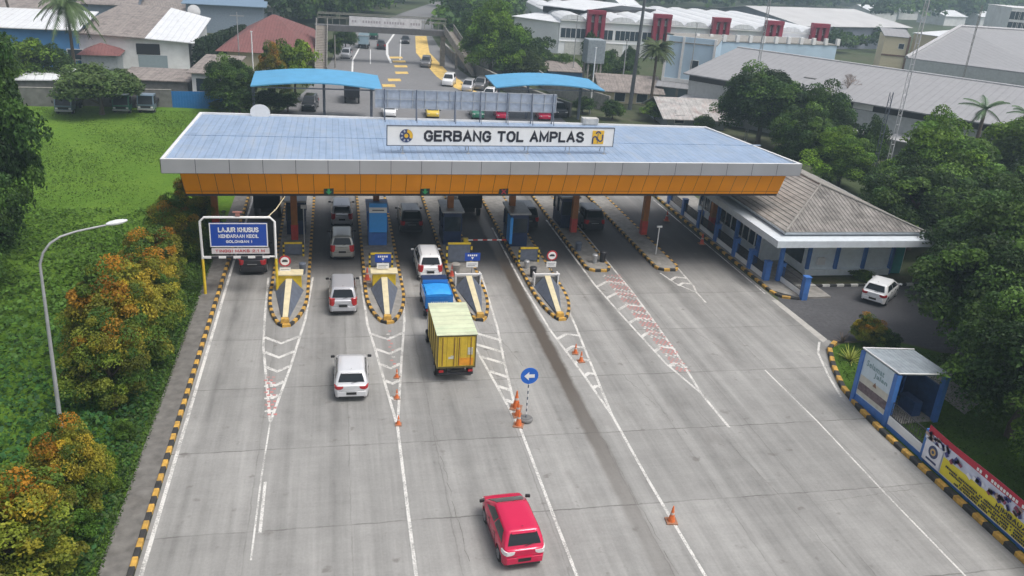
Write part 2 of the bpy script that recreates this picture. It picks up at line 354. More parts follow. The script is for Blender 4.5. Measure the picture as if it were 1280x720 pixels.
# ================================================================== THE SETTING
g = MB(); g.poly([(-1500, -60, 0), (1500, -60, 0), (1500, 3000, 0), (-1500, 3000, 0)])
struct('ground', g, groundmat('ground_mix', (.07, .095, .045), (.11, .10, .075), (.05, .075, .03), .05, .6))
RE = [(28.9, 80), (28.9, 47.5), (29.2, 40.5), (28.3, 39.6), (27.3, 37.5), (26.45, 35.2), (26.05, 32.8), (25.92, 30.6), (25.95, 26), (26.0, 8)]   # right road edge
RE_K = RE[2:]
g = MB(); g.poly([(-7.0, 8, .004), (26.0, 8, .004)] + [(x, y, .004) for x, y in reversed(RE[:-1])] + [(-7.0, 80, .004)])
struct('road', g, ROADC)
ASPH = groundmat('asphalt', (.20, .20, .205), (.24, .24, .245), (.17, .17, .175), .1, 2., .1)
ASPD = groundmat('asphalt_car_park', (.085, .085, .09), (.12, .12, .125), (.07, .07, .075), .3, 4., .1)
far = [(-7.0, 80)] + [at(*p) for p in ((330, 150), (353, 139), (385, 110), (413, 78), (428, 48), (462, 34), (500, 17), (548, 1))] + [at(*p) for p in ((554, 1), (547, 18), (540, 45), (548, 58), (575, 88), (604, 108), (640, 128), (700, 146))] + [(29.2, 80)]
g = MB(); g.poly([(x, y, .004) for x, y in far]); struct('far_road', g, ASPH)
# painted markings ---------------------------------------------------------
mk = MB()
LZ = [0]
def line(pts, w_=.13, z=.008, m=mk, mi=0):
    LZ[0] = (LZ[0] + 1) % 14; z += LZ[0] * .0004
    P_ = [Vector((x, y, 0)) for x, y in pts]; L_ = []; R_ = []
    for i, p in enumerate(P_):
        t = (P_[min(i + 1, len(P_) - 1)] - P_[max(i - 1, 0)]).normalized(); nrm = Vector((-t.y, t.x, 0)) * w_ / 2
        L_.append(p + nrm); R_.append(p - nrm)
    for i in range(len(P_) - 1):
        m.poly([(*L_[i].xy, z), (*R_[i].xy, z), (*R_[i + 1].xy, z), (*L_[i + 1].xy, z)], mi)
def vmark(L, Rr, tip, chev, side='v'):
    """two lines that close on `tip`, a single line on from it, chevrons between"""
    line(L + [tip]); line(Rr + [tip])
    def xi(pl, y):
        pl = sorted(pl + [tip], key=lambda q: q[1])
        for a, b in zip(pl, pl[1:]):
            if a[1] <= y <= b[1]: return a[0] + (b[0] - a[0]) * (y - a[1]) / max(1e-6, b[1] - a[1])
        return pl[0][0]
    for y in chev:
        a, b = xi(L, y), xi(Rr, y); c = (a + b) / 2; d = (b - a) * .42
        if side == 'v':
            line([(a + .04, y), (c, y - d), (b - .04, y)], .24)
        elif side == 'l': line([(a + .04, y), (b - .05, y - (b - a) * .75)], .24)
        else: line([(a + .04, y - d), (c, y), (b - .04, y - d * .4)], .24)
line([(-6.78, 10), (-6.78, 60), (-6.7, 80)], .15)
vmark([(-4.35, 52), (-4.15, 46), (-3.95, 42)], [(-1.55, 52), (-1.85, 45.4), (-2.45, 39.5)], (-3.1, 34.3), [43.2, 41.4, 39.7, 38.1, 36.8])
line([(-3.1, 34.3), (-3.18, 29.8), (-3.17, 25)], .07); line([(-3.0, 29.7), (-2.97, 26.5)], .12)
vmark([(1.5, 52), (1.68, 44.5), (2.0, 41)], [(4.2, 52), (3.85, 45), (3.3, 40)], (2.63, 33.4), [43.3, 41.4, 39.6, 37.8, 36.1])
line([(2.63, 33.4), (2.6, 27), (2.58, 14)], .13)
vmark([(7.1, 52), (7.3, 43), (7.9, 37)], [(9.6, 52), (9.2, 43.7), (8.8, 39.5)], (8.3, 32.8), [43.4, 41.7, 40.1, 38.4, 36.8, 35.4], 'l')
line([(8.3, 32.8), (8.31, 26.5), (8.39, 14)], .13)
vmark([(12.1, 62), (12.08, 50), (12.3, 43), (12.75, 38)], [(14.75, 62), (14.35, 49.5), (14.0, 44)], (13.05, 33.5), [42.6, 41, 39.4, 37.8, 36.4], 'n')
line([(13.05, 33.5), (13.0, 28), (13.18, 14)], .13)
vmark([(17.0, 64), (17.05, 50), (17.4, 44), (17.8, 38.5)], [(19.3, 64), (19.28, 49.1), (19.2, 46), (18.9, 40)], (18.45, 35.2), [50.6, 48.6, 46.6, 44.6, 42.6, 40.6, 38.6], 'n')
line([(18.45, 35.2), (18.5, 31.9)], .14)
vmark([(22.5, 52), (22.9, 50)], [(24.2, 53), (24.0, 49.5)], (23.75, 48.4), [51.2, 50.1], 'n'); line([(23.75, 48.4), (23.7, 46.7)], .12)
line([(23.2, 37.4), (23.3, 32), (23.15, 26), (23.07, 14)], .085)
line([(28.4, 40.6), (27.5, 39.2), (26.6, 36.6), (25.95, 34.2)], .13)
line([(28.6, 70), (28.6, 48)], .1)
struct('lane_markings', mk, [PAINT])
# red and white rumble studs painted in the gores
rs = MB()
def studs(x0f, x1f, y0, y1, stp=.3, wd=.16):
    y = y0; k = 0
    while y < y1:
        a, b = x0f(y), x1f(y); x = a + (.08 if k % 2 else .2)
        while x < b: rs.poly([(x, y, .0155), (x + wd, y - .02, .0155), (x + wd, y + .15, .0155), (x, y + .14, .0155)], 0 if (int(x * 10) + k) % 3 else 1); x += .27
        y += stp; k += 1
studs(lambda y: -3.75 + (38.4 - y) * .08, lambda y: -3.2 + (38.4 - y) * .06, 34.9, 38.6)
studs(lambda y: 18.0, lambda y: 18.9 + (y - 40) * .035, 37.6, 51.8, .2, .13)
studs(lambda y: 2.62, lambda y: 2.85, 39.5, 43.8, .4)
struct('rumble_markings', rs, [REDP, PAINT])
ck = MB(); rc = random.Random(21)
for (xa, ya, xb, yb_) in ((4.3, 32.5, 4.55, 24.0), (11.95, 33.0, 12.1, 21.0), (17.6, 33.5, 18.9, 20.5), (14.9, 37.5, 16.2, 31.5), (21.5, 36.5, 25.2, 36.2), (20.0, 25.9, 24.6, 26.3), (8.6, 45.0, 9.9, 38.0), (20.3, 45.0, 22.6, 38.0)):
    n_ = 26; P_ = [(xa + (xb - xa) * i / n_ + rc.uniform(-.05, .05), ya + (yb_ - ya) * i / n_ + rc.uniform(-.04, .04)) for i in range(n_ + 1)]
    for a_, b_ in zip(P_, P_[1:]):
        if rc.random() > .12: line([a_, b_], rc.uniform(.008, .022), .0055, ck, 0)
struct('road_cracks', ck, [mat('crack_filler', (.13, .125, .115), .95, var=.3)])
# markings on the far road
fm = MB()
def pl(pts): return [at(*p) for p in pts]
line(pl([(440, 97), (441, 75), (452, 55), (463, 45)]), .3, .010, fm, 0); line(pl([(489, 79), (484, 68), (484, 55), (493, 42)]), .45, .010, fm, 0)
line(pl([(500, 75), (501, 50)]), .2, .010, fm, 0)
line(pl([(463, 80), (463, 62)]), .15, .010, fm, 0)
for i, (x, y) in enumerate(((495, 72), (499, 77), (501, 83), (502, 91), (493, 100), (486, 107), (478, 117))):
    a, b = at(x - 8, y), at(x + 8, y); c = ((a[0] + b[0]) / 2, (a[1] + b[1]) / 2)
    fm.poly([(a[0], a[1] - 1.2, .016), (b[0], b[1] - 1.2, .016), (b[0], b[1] + 1.2, .016), (a[0], a[1] + 1.2, .016)], 1)
q = [at(*p) for p in ((519, 45), (533, 45), (537, 66), (560, 90), (592, 112), (616, 128), (596, 122), (560, 106), (545, 95), (520, 66))]
fm.poly([(x, y, .010) for x, y in q[:4] + q[8:]], 1); fm.poly([(x, y, .010) for x, y in q[3:9]], 1)
struct('far_road_markings', fm, [WHITE, YELP])

# kerbs --------------------------------------------------------------------
def kerb(pts, w_, h, seg, mats, closed=False, name='kerb', parent=None, z0=0.):
    P_ = [Vector((x, y, 0)) for x, y in pts]
    if closed: P_ = P_ + [P_[0]]
    cum = [0.]
    for a, b in zip(P_, P_[1:]): cum.append(cum[-1] + (b - a).length)
    n = max(2, round(cum[-1] / seg)); 
    if closed and n % 2: n += 1
    def pt(s_):
        for i in range(len(P_) - 1):
            if s_ <= cum[i + 1] + 1e-6: return P_[i].lerp(P_[i + 1], (s_ - cum[i]) / max(1e-9, cum[i + 1] - cum[i])), (P_[i + 1] - P_[i]).normalized()
        return P_[-1], (P_[-1] - P_[-2]).normalized()
    k = MB(); ring = []
    tot = cum[-1]
    for i in range(n + 1):
        s_ = tot * i / n; p, t = pt(s_)
        if 0 < i < n or closed:
            pa, _ = pt(max(0, s_ - .12) if not closed else (s_ - .12) % tot); pb, _ = pt(min(tot, s_ + .12) if not closed else (s_ + .12) % tot); t = (pb - pa).normalized()
        nr = Vector((-t.y, t.x, 0)) * w_ / 2; ring.append((p + nr, p - nr))
    for i in range(n):
        (a0, a1), (b0, b1) = ring[i], ring[i + 1]; c = i % 2; e = .02
        # chamfered cross-section
        A = [(a0.x, a0.y, z0), (a0.x, a0.y, h - e), (*(a0.lerp(a1, .12)).xy, h), (*(a0.lerp(a1, .88)).xy, h), (a1.x, a1.y, h - e), (a1.x, a1.y, z0)]
        B = [(b0.x, b0.y, z0), (b0.x, b0.y, h - e), (*(b0.lerp(b1, .12)).xy, h), (*(b0.lerp(b1, .88)).xy, h), (b1.x, b1.y, h - e), (b1.x, b1.y, z0)]
        for q in range(5): k.poly([A[q], A[q + 1], B[q + 1], B[q]], c)
        if i == 0: k.poly(A, c)
        if i == n - 1: k.poly(B, c)
    if parent is not None: return build(name, k, mats, parent, world=True)
    return struct(name, k, mats)
kerb([(-7.12, 8), (-7.12, 78)], .2, .16, .5, [KY, KB])
kerb([(29.15, 78), (29.15, 48.2), (29.4, 47.3), (30.5, 46.9)], .22, .16, .55, [KY, KB])
kerb([(x + .15, y) for x, y in [(29.1, 40.3)] + RE_K[1:]], .26, .2, .6, [KY, KB])
g = MB(); g.bx(-8.2, -7.22, 8, 78, -.02, .09); g.bx(-8.2, -7.22, 29.75, 30.0, .09, .094)
struct('pavement', g, mat('pavement_concrete', (.155, .148, .137), .9, var=.25, scale=2.5, dirt=.5, bump=.2))
g = MB(); g.prism([(29.26, 48.3), (30.5, 47.02), (33, 47.05), (33, 80), (29.26, 80)], -.02, .13)
struct('pavement', g, CONC)
g = MB(); g.poly([(x, y, .006) for x, y in ((29.0, 46.8), (28.95, 41), (29.6, 40.4), (33, 41), (37, 37.5), (60, 37), (60, 49.2), (30, 49.2))])
struct('car_park', g, ASPD)
g = MB(); g.poly([(x, y, .010) for x, y in ((28.5, 46.9), (28.95, 46.9), (29.1, 40.9), (28.6, 40.5))]); struct('apron_strip', g, mat('pale_apron', (.42, .41, .38), .85, var=.12, dirt=.2))
g = MB(); g.bx(31.5, 42.5, 49.2, 50.6, -.02, .12); struct('planting_strip', g, groundmat('strip_soil', (.12, .10, .07), (.07, .09, .03), (.05, .08, .02), .8, 4.))
kerb([(31.3, 49.1), (42.5, 49.1)], .2, .16, .55, [KW, KB])
GR = groundmat('lawn', (.06, .12, .015), (.09, .16, .025), (.04, .09, .012), .8, 8.)
g = MB(); g.poly([(x + .25, y, .09) for x, y in RE_K[1:]] + [(60, 8, .09), (60, 36.5, .09), (37, 37, .09), (33, 40.4, .09), (29.6, 40.1, .09)])
struct('lawn', g, GR)
g = MB(); g.prism([at(*p) for p in ((1150, 478), (1168, 462), (1225, 505), (1205, 520))], .05, .12); struct('path', g, CONC)

# field on the left --------------------------------------------------------
def hgt(x, y): return .12 + .10 * math.sin(x * .21 + 1) * math.cos(y * .13) + .06 * math.sin(x * .7 + y * .5)
g = MB(); nx, ny = 46, 74; x0, x1, y0, y1 = -100, -8.2, 8, 107
for j in range(ny + 1):
    for i in range(nx + 1):
        x = x0 + (x1 - x0) * i / nx; y = y0 + (y1 - y0) * j / ny; e = min(1, (x1 - x) / 3); g.v.append((x, y, .03 + max(0, hgt(x, y)) * e))
for j in range(ny):
    for i in range(nx): a = j * (nx + 1) + i; g.f.append((a, a + 1, a + nx + 2, a + nx + 1)); g.m.append(0)
struct('field', g, groundmat('field_grass', (.10, .195, .022), (.15, .25, .032), (.075, .155, .018), .12, 2.5, .9), smooth=60)

def cards(pts, nrm, size, asp, tint, name, parent=None, mats=None, color=(1, 1, 1, 1), shape='leaf'):
    """many leaf-sized faces from arrays: points, normals, sizes, colours"""
    n = len(pts); a = rng.normal(size=(n, 3)); u = np.cross(nrm, a); u /= np.linalg.norm(u, axis=1)[:, None] + 1e-9; v_ = np.cross(nrm, u); v_ /= np.linalg.norm(v_, axis=1)[:, None] + 1e-9
    s = size[:, None]; bend = nrm * s * .18
    q = np.stack([pts - u * s, pts - v_ * s * asp + bend, pts + u * s, pts + v_ * s * asp + bend], 1).reshape(-1, 3)
    me = bpy.data.meshes.new(name); me.vertices.add(4 * n); me.vertices.foreach_set('co', q.astype(np.float32).ravel())
    me.loops.add(4 * n); me.loops.foreach_set('vertex_index', np.arange(4 * n, dtype=np.int32)); me.polygons.add(n)
    me.polygons.foreach_set('loop_start', np.arange(0, 4 * n, 4, dtype=np.int32)); me.polygons.foreach_set('loop_total', np.full(n, 4, dtype=np.int32))
    at_ = me.attributes.new('tint', 'FLOAT_COLOR', 'FACE'); c = np.ones((n, 4), dtype=np.float32); c[:, :3] = tint; at_.data.foreach_set('color', c.ravel())
    me.materials.append(mats or LEAF); me.update(calc_edges=True)
    o = bpy.data.objects.new(name, me); COL.objects.link(o); o.parent = parent; o.color = color; return o

def unit(n):
    d = rng.normal(size=(n, 3)); return d / np.linalg.norm(d, axis=1)[:, None]
def crown_arrays(nblob, nleaf, size, spread=.34, cols=((1, 1, 1),), low=-.75, flat=1., top=None, core=.12, lobes=.3):
    """leaf clumps over an uneven crown of about unit radius"""
    d = unit(nblob * 3); d = d[d[:, 2] > low][:nblob]; nb = len(d)
    lob = 1 + lobes * np.sin(d[:, 0] * 3.1 + 1.3) * np.cos(d[:, 1] * 2.7 + d[:, 2] * 2.1 + rng.random() * 6)
    rad = (.42 + .42 * rng.random(nb) ** .6) * lob
    c = d * rad[:, None]; c[:, 2] *= flat
    br = spread * (.55 + .75 * rng.random(nb)); tone = .45 + .95 * rng.random(nb)
    ci = rng.integers(0, len(cols), nb); ca = np.array(cols)[ci]
    if top is not None:                       # flush of differently coloured young leaves on the outer, upper clumps
        k = np.clip((c[:, 2] / max(flat, .1) + .25) * 1.2, 0, 1) * (rng.random(nb) < top[1]); ca = ca * (1 - k[:, None]) + np.array(top[0])[rng.integers(0, len(top[0]), nb)] * k[:, None]
    b = rng.integers(0, nb, nleaf); dd = unit(nleaf); dd[:, 2] = np.where(dd[:, 2] < -.35, -dd[:, 2], dd[:, 2])
    r_ = br[b] * (.35 + .65 * rng.random(nleaf) ** .4)
    p = c[b] + dd * r_[:, None] * np.array([1, 1, .8]); 
    nr = dd * .7 + unit(nleaf) * .8 + np.array([0, 0, .35]); nr /= np.linalg.norm(nr, axis=1)[:, None]
    t = ca[b] * (tone[b] * (.75 + .5 * rng.random(nleaf)))[:, None]
    return p, nr, size * (.6 + .8 * rng.random(nleaf)), t
def trunk_mb(h, r, nl=5, spread=.5, base_z=0., seed=0, lean=0.):
    rr = random.Random(seed); t = MB(); pts = [(0, 0, base_z)]; n = 5
    for i in range(1, n + 1): pts.append((lean * i / n + rr.uniform(-.04, .04) * h * .5, rr.uniform(-.04, .04) * h * .5, base_z + h * i / n))
    t.tube(pts, [r * (1.25 if i == 0 else 1 - .55 * i / n) for i in range(n + 1)], 8)
    for k in range(nl):
        a = 2 * math.pi * (k + rr.random() * .6) / nl; z = h * rr.uniform(.45, .9); s = spread * rr.uniform(.6, 1.1); x0_ = lean * z / h
        t.tube([(x0_, 0, z), (x0_ + math.cos(a) * s * .45, math.sin(a) * s * .45, z + h * .18), (x0_ + math.cos(a) * s, math.sin(a) * s, z + h * .45)], [r * .5, r * .3, r * .1], 5)
    return t
G1, G2, G3 = (.045, .085, .016), (.065, .125, .022), (.032, .062, .016)
PROTO = {}
def proto(key, nblob, nleaf, size, **kw):
    p, nr, s, t = crown_arrays(nblob, nleaf, size, **kw)
    o = cards(p, nr, s, .62, t, 'crown'); me = o.data; bpy.data.objects.remove(o); PROTO[key] = me
W1 = (1, 1, 1); WG = ((.068, .13, .024), (.045, .095, .02), (.094, .17, .028), (.036, .078, .018))
proto('dense_a', 170, 52000, .028, spread=.26, cols=WG)
proto('dense_b', 140, 46000, .030, spread=.29, cols=WG, lobes=.45)
proto('mid_a', 120, 13000, .045, spread=.30, cols=WG)
proto('mid_b', 100, 11000, .05, spread=.32, cols=WG, lobes=.5)
proto('far_a', 60, 3200, .085, spread=.34, cols=WG)
proto('far_b', 50, 2800, .09, spread=.38, cols=WG, lobes=.5)
OR = ((.46, .22, .02), (.42, .31, .03), (.44, .32, .03), (.32, .30, .03)); OG = ((.21, .26, .03), (.11, .18, .025), (.24, .25, .03), (.07, .13, .02))
proto('orange_a', 170, 46000, .025, spread=.24, cols=OG, top=(OR, .45), low=-.9, lobes=.25)
proto('orange_b', 160, 46000, .026, spread=.24, cols=OG, top=(OR, .6), low=-.9, lobes=.3)
proto('umbrella', 170, 18000, .04, spread=.28, cols=((.11, .18, .05), (.09, .15, .04), (.13, .20, .055)), low=-.25, flat=1.)
proto('lime', 60, 5000, .05, spread=.3, cols=((.16, .24, .02), (.12, .2, .02)))
TG = 'trees and shrubs around the toll plaza'
def tree(key, x, y, h, r, label, name='tree', cat='tree', rz=None, crown_low=.25, color=(1, 1, 1, 1), ry=None, group=None, sq=1., trunk=True, lean=(0, 0)):
    """h top of the crown above the ground, r crown radius, crown_low = bottom of crown as a share of h"""
    t = thing(name, label, cat, (x, y, 0), 0, group)
    zc = h * (1 + crown_low) / 2; rzv = h * (1 - crown_low) / 2
    if trunk: build('trunk', trunk_mb(zc, max(.06, r * .07), 5, r * .6, seed=int(abs(x * 13 + y))), BARK, t, smooth=50)
    c = bpy.data.objects.new('crown', PROTO[key]); COL.objects.link(c); c.parent = t; c.location = (lean[0], lean[1], zc)
    c.scale = (r, ry or r, rzv * 1.05); c.rotation_euler = (0, 0, random.uniform(0, 6.28) if rz is None else rz); c.color = color
    return t
# ================================================================== TOLL CANOPY
ZT, ZS, ZB = 7.95, 7.1, 5.4
FL, FR = at(200, 198.7, ZT), at(1003, 205, ZT); BL, BR = at(250, 140, ZT), at(882, 158, ZT)
can = thing('toll_canopy', 'long flat blue-roofed toll plaza canopy with orange panelled fascia over all the lanes', 'canopy', (FL[0], FL[1], 0))
V2 = lambda p: Vector((p[0], p[1], 0))
def inset(quad, f, b, l, r_):
    """move the four sides of FL,FR,BR,BL inwards"""
    fl, fr, br, bl = [Vector((p[0], p[1])) for p in quad]
    ux = (fr - fl).normalized(); uy = (bl - fl).normalized(); ux2 = (br - bl).normalized(); uy2 = (br - fr).normalized()
    return [fl + ux * l + uy * f, fr - ux * r_ + uy2 * f, br - ux2 * r_ - uy2 * b, bl + ux2 * l - uy * b]
Q = [FL, FR, BR, BL]
rim = MB(); qi = inset(Q, .18, .18, .18, .18)
for i in range(4):
    a, b, c, d = Q[i], Q[(i + 1) % 4], qi[(i + 1) % 4], qi[i]
    rim.poly([(a[0], a[1], ZT), (b[0], b[1], ZT), (c[0], c[1], ZT), (d[0], d[1], ZT)]); rim.poly([(d[0], d[1], ZT), (c[0], c[1], ZT), (c[0], c[1], ZT - .2), (d[0], d[1], ZT - .2)])
build('parapet', rim, WHITE, can, world=True)
rf = MB(); q2 = inset(Q, .18, .18, .18, .18); 
N_ = 24
for i in range(N_):                                   # low-pitched roof, ridge along the middle
    pass
mf = (q2[0] + q2[3]) / 2; mr = (q2[1] + q2[2]) / 2
rf.poly([(*q2[0], ZT - .13), (*q2[1], ZT - .13), (*mr, ZT - .02), (*mf, ZT - .02)]); rf.poly([(*mf, ZT - .02), (*mr, ZT - .02), (*q2[2], ZT - .13), (*q2[3], ZT - .13)])
rf.box(((FL[0] + FR[0]) / 2, 57.9, ZT - .015), (41.5, .25, .05), rz=math.atan2(mr.y - mf.y, mr.x - mf.x))
build('roof', rf, roofmat('canopy_roof', (.26, .35, .49), .42, 0, .35, .6, .5, .12, (.33, .36, .40)), can, world=True)
fs = MB(); npn = 36
fb = inset(Q, .0, 0, 0, 0)
for i in range(4):
    a, b = Vector(Q[i]), Vector(Q[(i + 1) % 4]); n_ = 22 if i % 2 == 0 else 7; nrm = Vector(((b - a).y, -(b - a).x)).normalized()
    for k in range(n_):
        p, r_ = a.lerp(b, (k + .008) / n_), a.lerp(b, (k + .992) / n_); o_ = nrm * .03
        fs.poly([(*(p + o_), ZS), (*(r_ + o_), ZS), (*(r_ + o_), ZT), (*(p + o_), ZT)])
        fs.poly([(*p, ZT), (*r_, ZT), (*(r_ + o_), ZT), (*(p + o_), ZT)])
    fs.poly([(*a, ZS - .0), (*b, ZS - .0), (*b, ZT - .003), (*a, ZT - .003)], 1)
build('gutter_fascia', fs, [SILV, BLK], can, world=True)
ot = [Vector(at(225, 216, ZS - .02)), Vector(at(983, 218, ZS - .02))]; ob = [Vector(at(232.5, 243, ZB)), Vector(at(971, 243, ZB))]
bt = [Vector((ot[1].x, 64.2)), Vector((ot[0].x, 64.0))]; bb_ = [Vector((ob[1].x, 63.4)), Vector((ob[0].x, 63.2))]
T4 = [ot[0], ot[1], bt[0], bt[1]]; B4 = [ob[0], ob[1], bb_[0], bb_[1]]
op = MB()
for i in range(4):
    a, b, c, d = T4[i], T4[(i + 1) % 4], B4[(i + 1) % 4], B4[i]; n_ = 42 if i % 2 == 0 else 11
    nrm = Vector(((b - a).y, -(b - a).x, .3)).normalized() * .03
    for k in range(n_):
        for (v0, v1) in ((.0, .83), (.845, .965)):
            def pt(u, v):
                tp = a.lerp(b, u); bo = d.lerp(c, u); h_ = tp.lerp(bo, v); return Vector((h_.x, h_.y, ZS - .02 + (ZB - ZS + .02) * v)) + nrm
            g_ = .012 / 1.; u0, u1 = (k + .01) / n_, (k + .985) / n_
            op.poly([pt(u0, v0), pt(u1, v0), pt(u1, v1), pt(u0, v1)], 0)
    bk = nrm * -2.2; bz = Vector((bk.x, bk.y)); op.poly([(*(a + bz), ZS - .02), (*(b + bz), ZS - .02), (*b, ZS - .025), (*a, ZS - .025)], 1); op.poly([(*(d + bz), ZB), (*(c + bz), ZB), (*(b + bz), ZS - .02), (*(a + bz), ZS - .02)], 1); op.poly([(*d, ZB + .01), (*c, ZB + .01), (*(c + bz), ZB + .01), (*(d + bz), ZB + .01)], 1)
build('fascia_panel', op, [ORG, BLK], can, world=True)
so_ = MB(); so_.slab([(*p, ZB + .02) for p in B4], .12); so_.slab([(*p, ZS) for p in [Vector(x) for x in inset(Q, .02, .02, .02, .02)]], .03)
build('soffit', so_, mat('soffit_grey', (.035, .035, .04), .8, var=.15), can, world=True)
COLM = mat('brown_orange_column', (.36, .13, .025), .5, var=.15, dirt=.2)
for (x, y) in ((-2.95, 59), (2.9, 60.2), (8.2, 58.5), (12.95, 59.1), (18.35, 60.6), (24.0, 60.0), (-8.6, 61), (30.3, 61)):
    c = MB(); c.bx(x - .22, x + .22, y - .22, y + .22, 1.3, ZB + .0, 0); c.bx(x - .24, x + .24, y - .24, y + .24, .1, 1.3, 1)
    build('column', c, [COLM, REDP2], can, world=True)
GRN = mat('green_lamp', (.03, .35, .12), .4, var=0); DKG = mat('dark_lamp_box', (.015, .03, .02), .4, var=0)
for (px, good) in ((411, 1), (531, 1), (629, 0)):
    x, y = at(px, 238, 5.7); y -= .12; b = MB(); b.bx(x - .3, x + .3, y - .1, y + .25, 5.42, 5.95); s_ = build('lane_signal', b, DKG, can, world=True)
    a = MB()
    if good: a.poly([(x, y - .115, 5.5), (x + .2, y - .115, 5.7), (x + .07, y - .115, 5.7), (x + .07, y - .115, 5.88), (x - .07, y - .115, 5.88), (x - .07, y - .115, 5.7), (x - .2, y - .115, 5.7)])
    else: a.box((x, y - .11, 5.68), (.42, .01, .07), ry=.78); a.box((x, y - .114, 5.68), (.42, .01, .07), ry=-.78)
    ar = build('signal_symbol', a, GRN if good else SIGNR, s_); ar.data.transform(Matrix.Translation(-can.location))
# roof sign ------------------------------------------------------------------
s0, s1 = at(484, 190, ZT), at(765, 192, ZT); s0 = Vector((3.3, 53.75)); s1 = Vector(at(765, 182.6, 8.43))
s0 = Vector(at(484, 181, 8.43)); ang = math.atan2(s1.y - s0.y, s1.x - s0.x); W_ = (s1 - s0).length
sg = thing('roof_sign', 'white rooftop name board reading GERBANG TOL AMPLAS in black, facing the approach lanes', 'sign', (s0.x, s0.y, ZT - .1), ang)
z0, z1 = 8.43 - ZT + .1, 9.66 - ZT + .1
b = MB(); b.bx(0, W_, -.06, .06, z0, z1); build('board', b, SIGNW, sg)
b = MB(); e = .05
for (x0_, x1_, a_, c_) in ((-e, W_ + e, z1, z1 + e), (-e, W_ + e, z0 - e, z0), (-e, 0, z0, z1), (W_, W_ + e, z0, z1)): b.bx(x0_, x1_, -.08, .08, a_, c_)
build('board_frame', b, SLATE, sg)
for u in (.065, .345, .61, .80, .965):
    b = MB(); b.tube([(W_ * u, .0, 0), (W_ * u, .0, z1 - .1)], .035, 6); b.tube([(W_ * u, .9, 0), (W_ * u, .05, z1 - .2)], .03, 6); b.bx(W_ * u - .12, W_ * u + .12, -.12, .12, 0, .04)
    build('leg', b, STEEL, sg)
BKL = mat('black_letters', (.02, .02, .03), .5, var=0)
zm = (z0 + z1) / 2
letters('lettering', 'GERBANG TOL AMPLAS', .74, W_ * .70, BKL, sg, face_mtx((W_ * .507, -.075, zm)), .21, .45)
em = MB(); cx_ = W_ * .078
em.disc((cx_, -.07, zm), (0, 1, 0), .43, .03, 32); eo = build('emblem', em, mat('emblem_navy', (.03, .05, .14), .5, var=0), sg)
e2 = MB()
for k in range(8): a = 2 * math.pi * (k + .5) / 8; e2.box((cx_ + .31 * math.cos(a), -.09, zm + .31 * math.sin(a)), (.14, .02, .1), ry=-a)
build('emblem_segments', e2, mat('emblem_grey', (.4, .42, .46), .5, var=0), eo)
e3 = MB()
for k in range(7):
    a0, a1 = R(-25 + k * 15), R(-25 + (k + 1) * 15); e3.poly([(cx_ + .22 * math.cos(a0), -.103, zm + .22 * math.sin(a0)), (cx_ + .42 * math.cos(a0), -.103, zm + .42 * math.sin(a0)), (cx_ + .42 * math.cos(a1), -.103, zm + .42 * math.sin(a1)), (cx_ + .22 * math.cos(a1), -.103, zm + .22 * math.sin(a1))])
e3.disc((cx_, -.09, zm), (0, 1, 0), .13, .03, 20); build('emblem_arc', e3, mat('emblem_yellow', (.75, .45, .03), .5, var=0), eo)
x_ = W_ * .927; em = MB(); em.bx(x_ - .42, x_ + .42, -.085, -.06, zm - .46, zm + .46); eo = build('emblem', em, mat('emblem_yellow', (.75, .45, .03)), sg)
e2 = MB(); NV = mat('emblem_navy', (.03, .05, .14))
def arc(cx, cz, r0, r1_, a0, a1, y, m_=e2, n=10):
    for k in range(n):
        t0, t1 = R(a0 + (a1 - a0) * k / n), R(a0 + (a1 - a0) * (k + 1) / n)
        m_.poly([(cx + r0 * math.cos(t0), y, cz + r0 * math.sin(t0)), (cx + r1_ * math.cos(t0), y, cz + r1_ * math.sin(t0)), (cx + r1_ * math.cos(t1), y, cz + r1_ * math.sin(t1)), (cx + r0 * math.cos(t1), y, cz + r0 * math.sin(t1))])
arc(x_ - .22, zm - .1, .1, .2, -30, 190, -.09); arc(x_ + .18, zm - .12, .1, .2, 180, 360, -.09); arc(x_ + .0, zm + .24, .1, .2, 0, 180, -.09)
e2.bx(x_ - .42, x_ - .32, -.095, -.086, zm - .45, zm - .1); e2.bx(x_ - .04, x_ + .0, -.095, -.086, zm - .4, zm + .3); e2.bx(x_ + .28, x_ + .38, -.095, -.086, zm - .1, zm + .2)
build('emblem_arcs', e2, NV, eo)
# rear sign seen from behind ------------------------------------------------
r0_ = Vector(at(466, 140.5, 8.75)); r1v = Vector(at(693, 149.5, 8.75)); r0_ = Vector((3.0, 64.6)); r1v = Vector((17.2, 64.75)); W2 = (r1v - r0_).length
rs_ = thing('roof_sign', 'back of the second rooftop sign at the rear roof edge, grey panels on posts', 'sign', (r0_.x, r0_.y, ZT - .15), math.atan2(r1v.y - r0_.y, r1v.x - r0_.x))
b = MB(); b.bx(0, W2, .04, .1, .95, 2.35); build('board', b, mat('back_panel_grey', (.36, .40, .46), .6, var=.12, dirt=.2), rs_)
b = MB()
for k in range(16): x_ = W2 * k / 15; b.bx(x_ - .03, x_ + .03, -.02, .037, .95, 2.35)
for z_ in (.95, 1.62, 2.33): b.bx(0, W2, -.05, -.022, z_ - .03, z_ + .03)
build('board_frame', b, STEEL, rs_)
for u in (.05, .22, .43, .57, .72, .86, .98):
    b = MB(); b.tube([(W2 * u, -.1, 0), (W2 * u, -.1, 2.38)], .045, 6); b.tube([(W2 * u, -.9, 0), (W2 * u, -.1, 1.6)], .03, 6); build('leg', b, SLATE, rs_)
d_ = at(326, 142, ZT); t = thing('satellite_dish', 'white dish on the rear left edge of the canopy roof', 'satellite dish', (d_[0], d_[1] - .2, ZT - .13)); t.scale = (1.15, 1, .95)
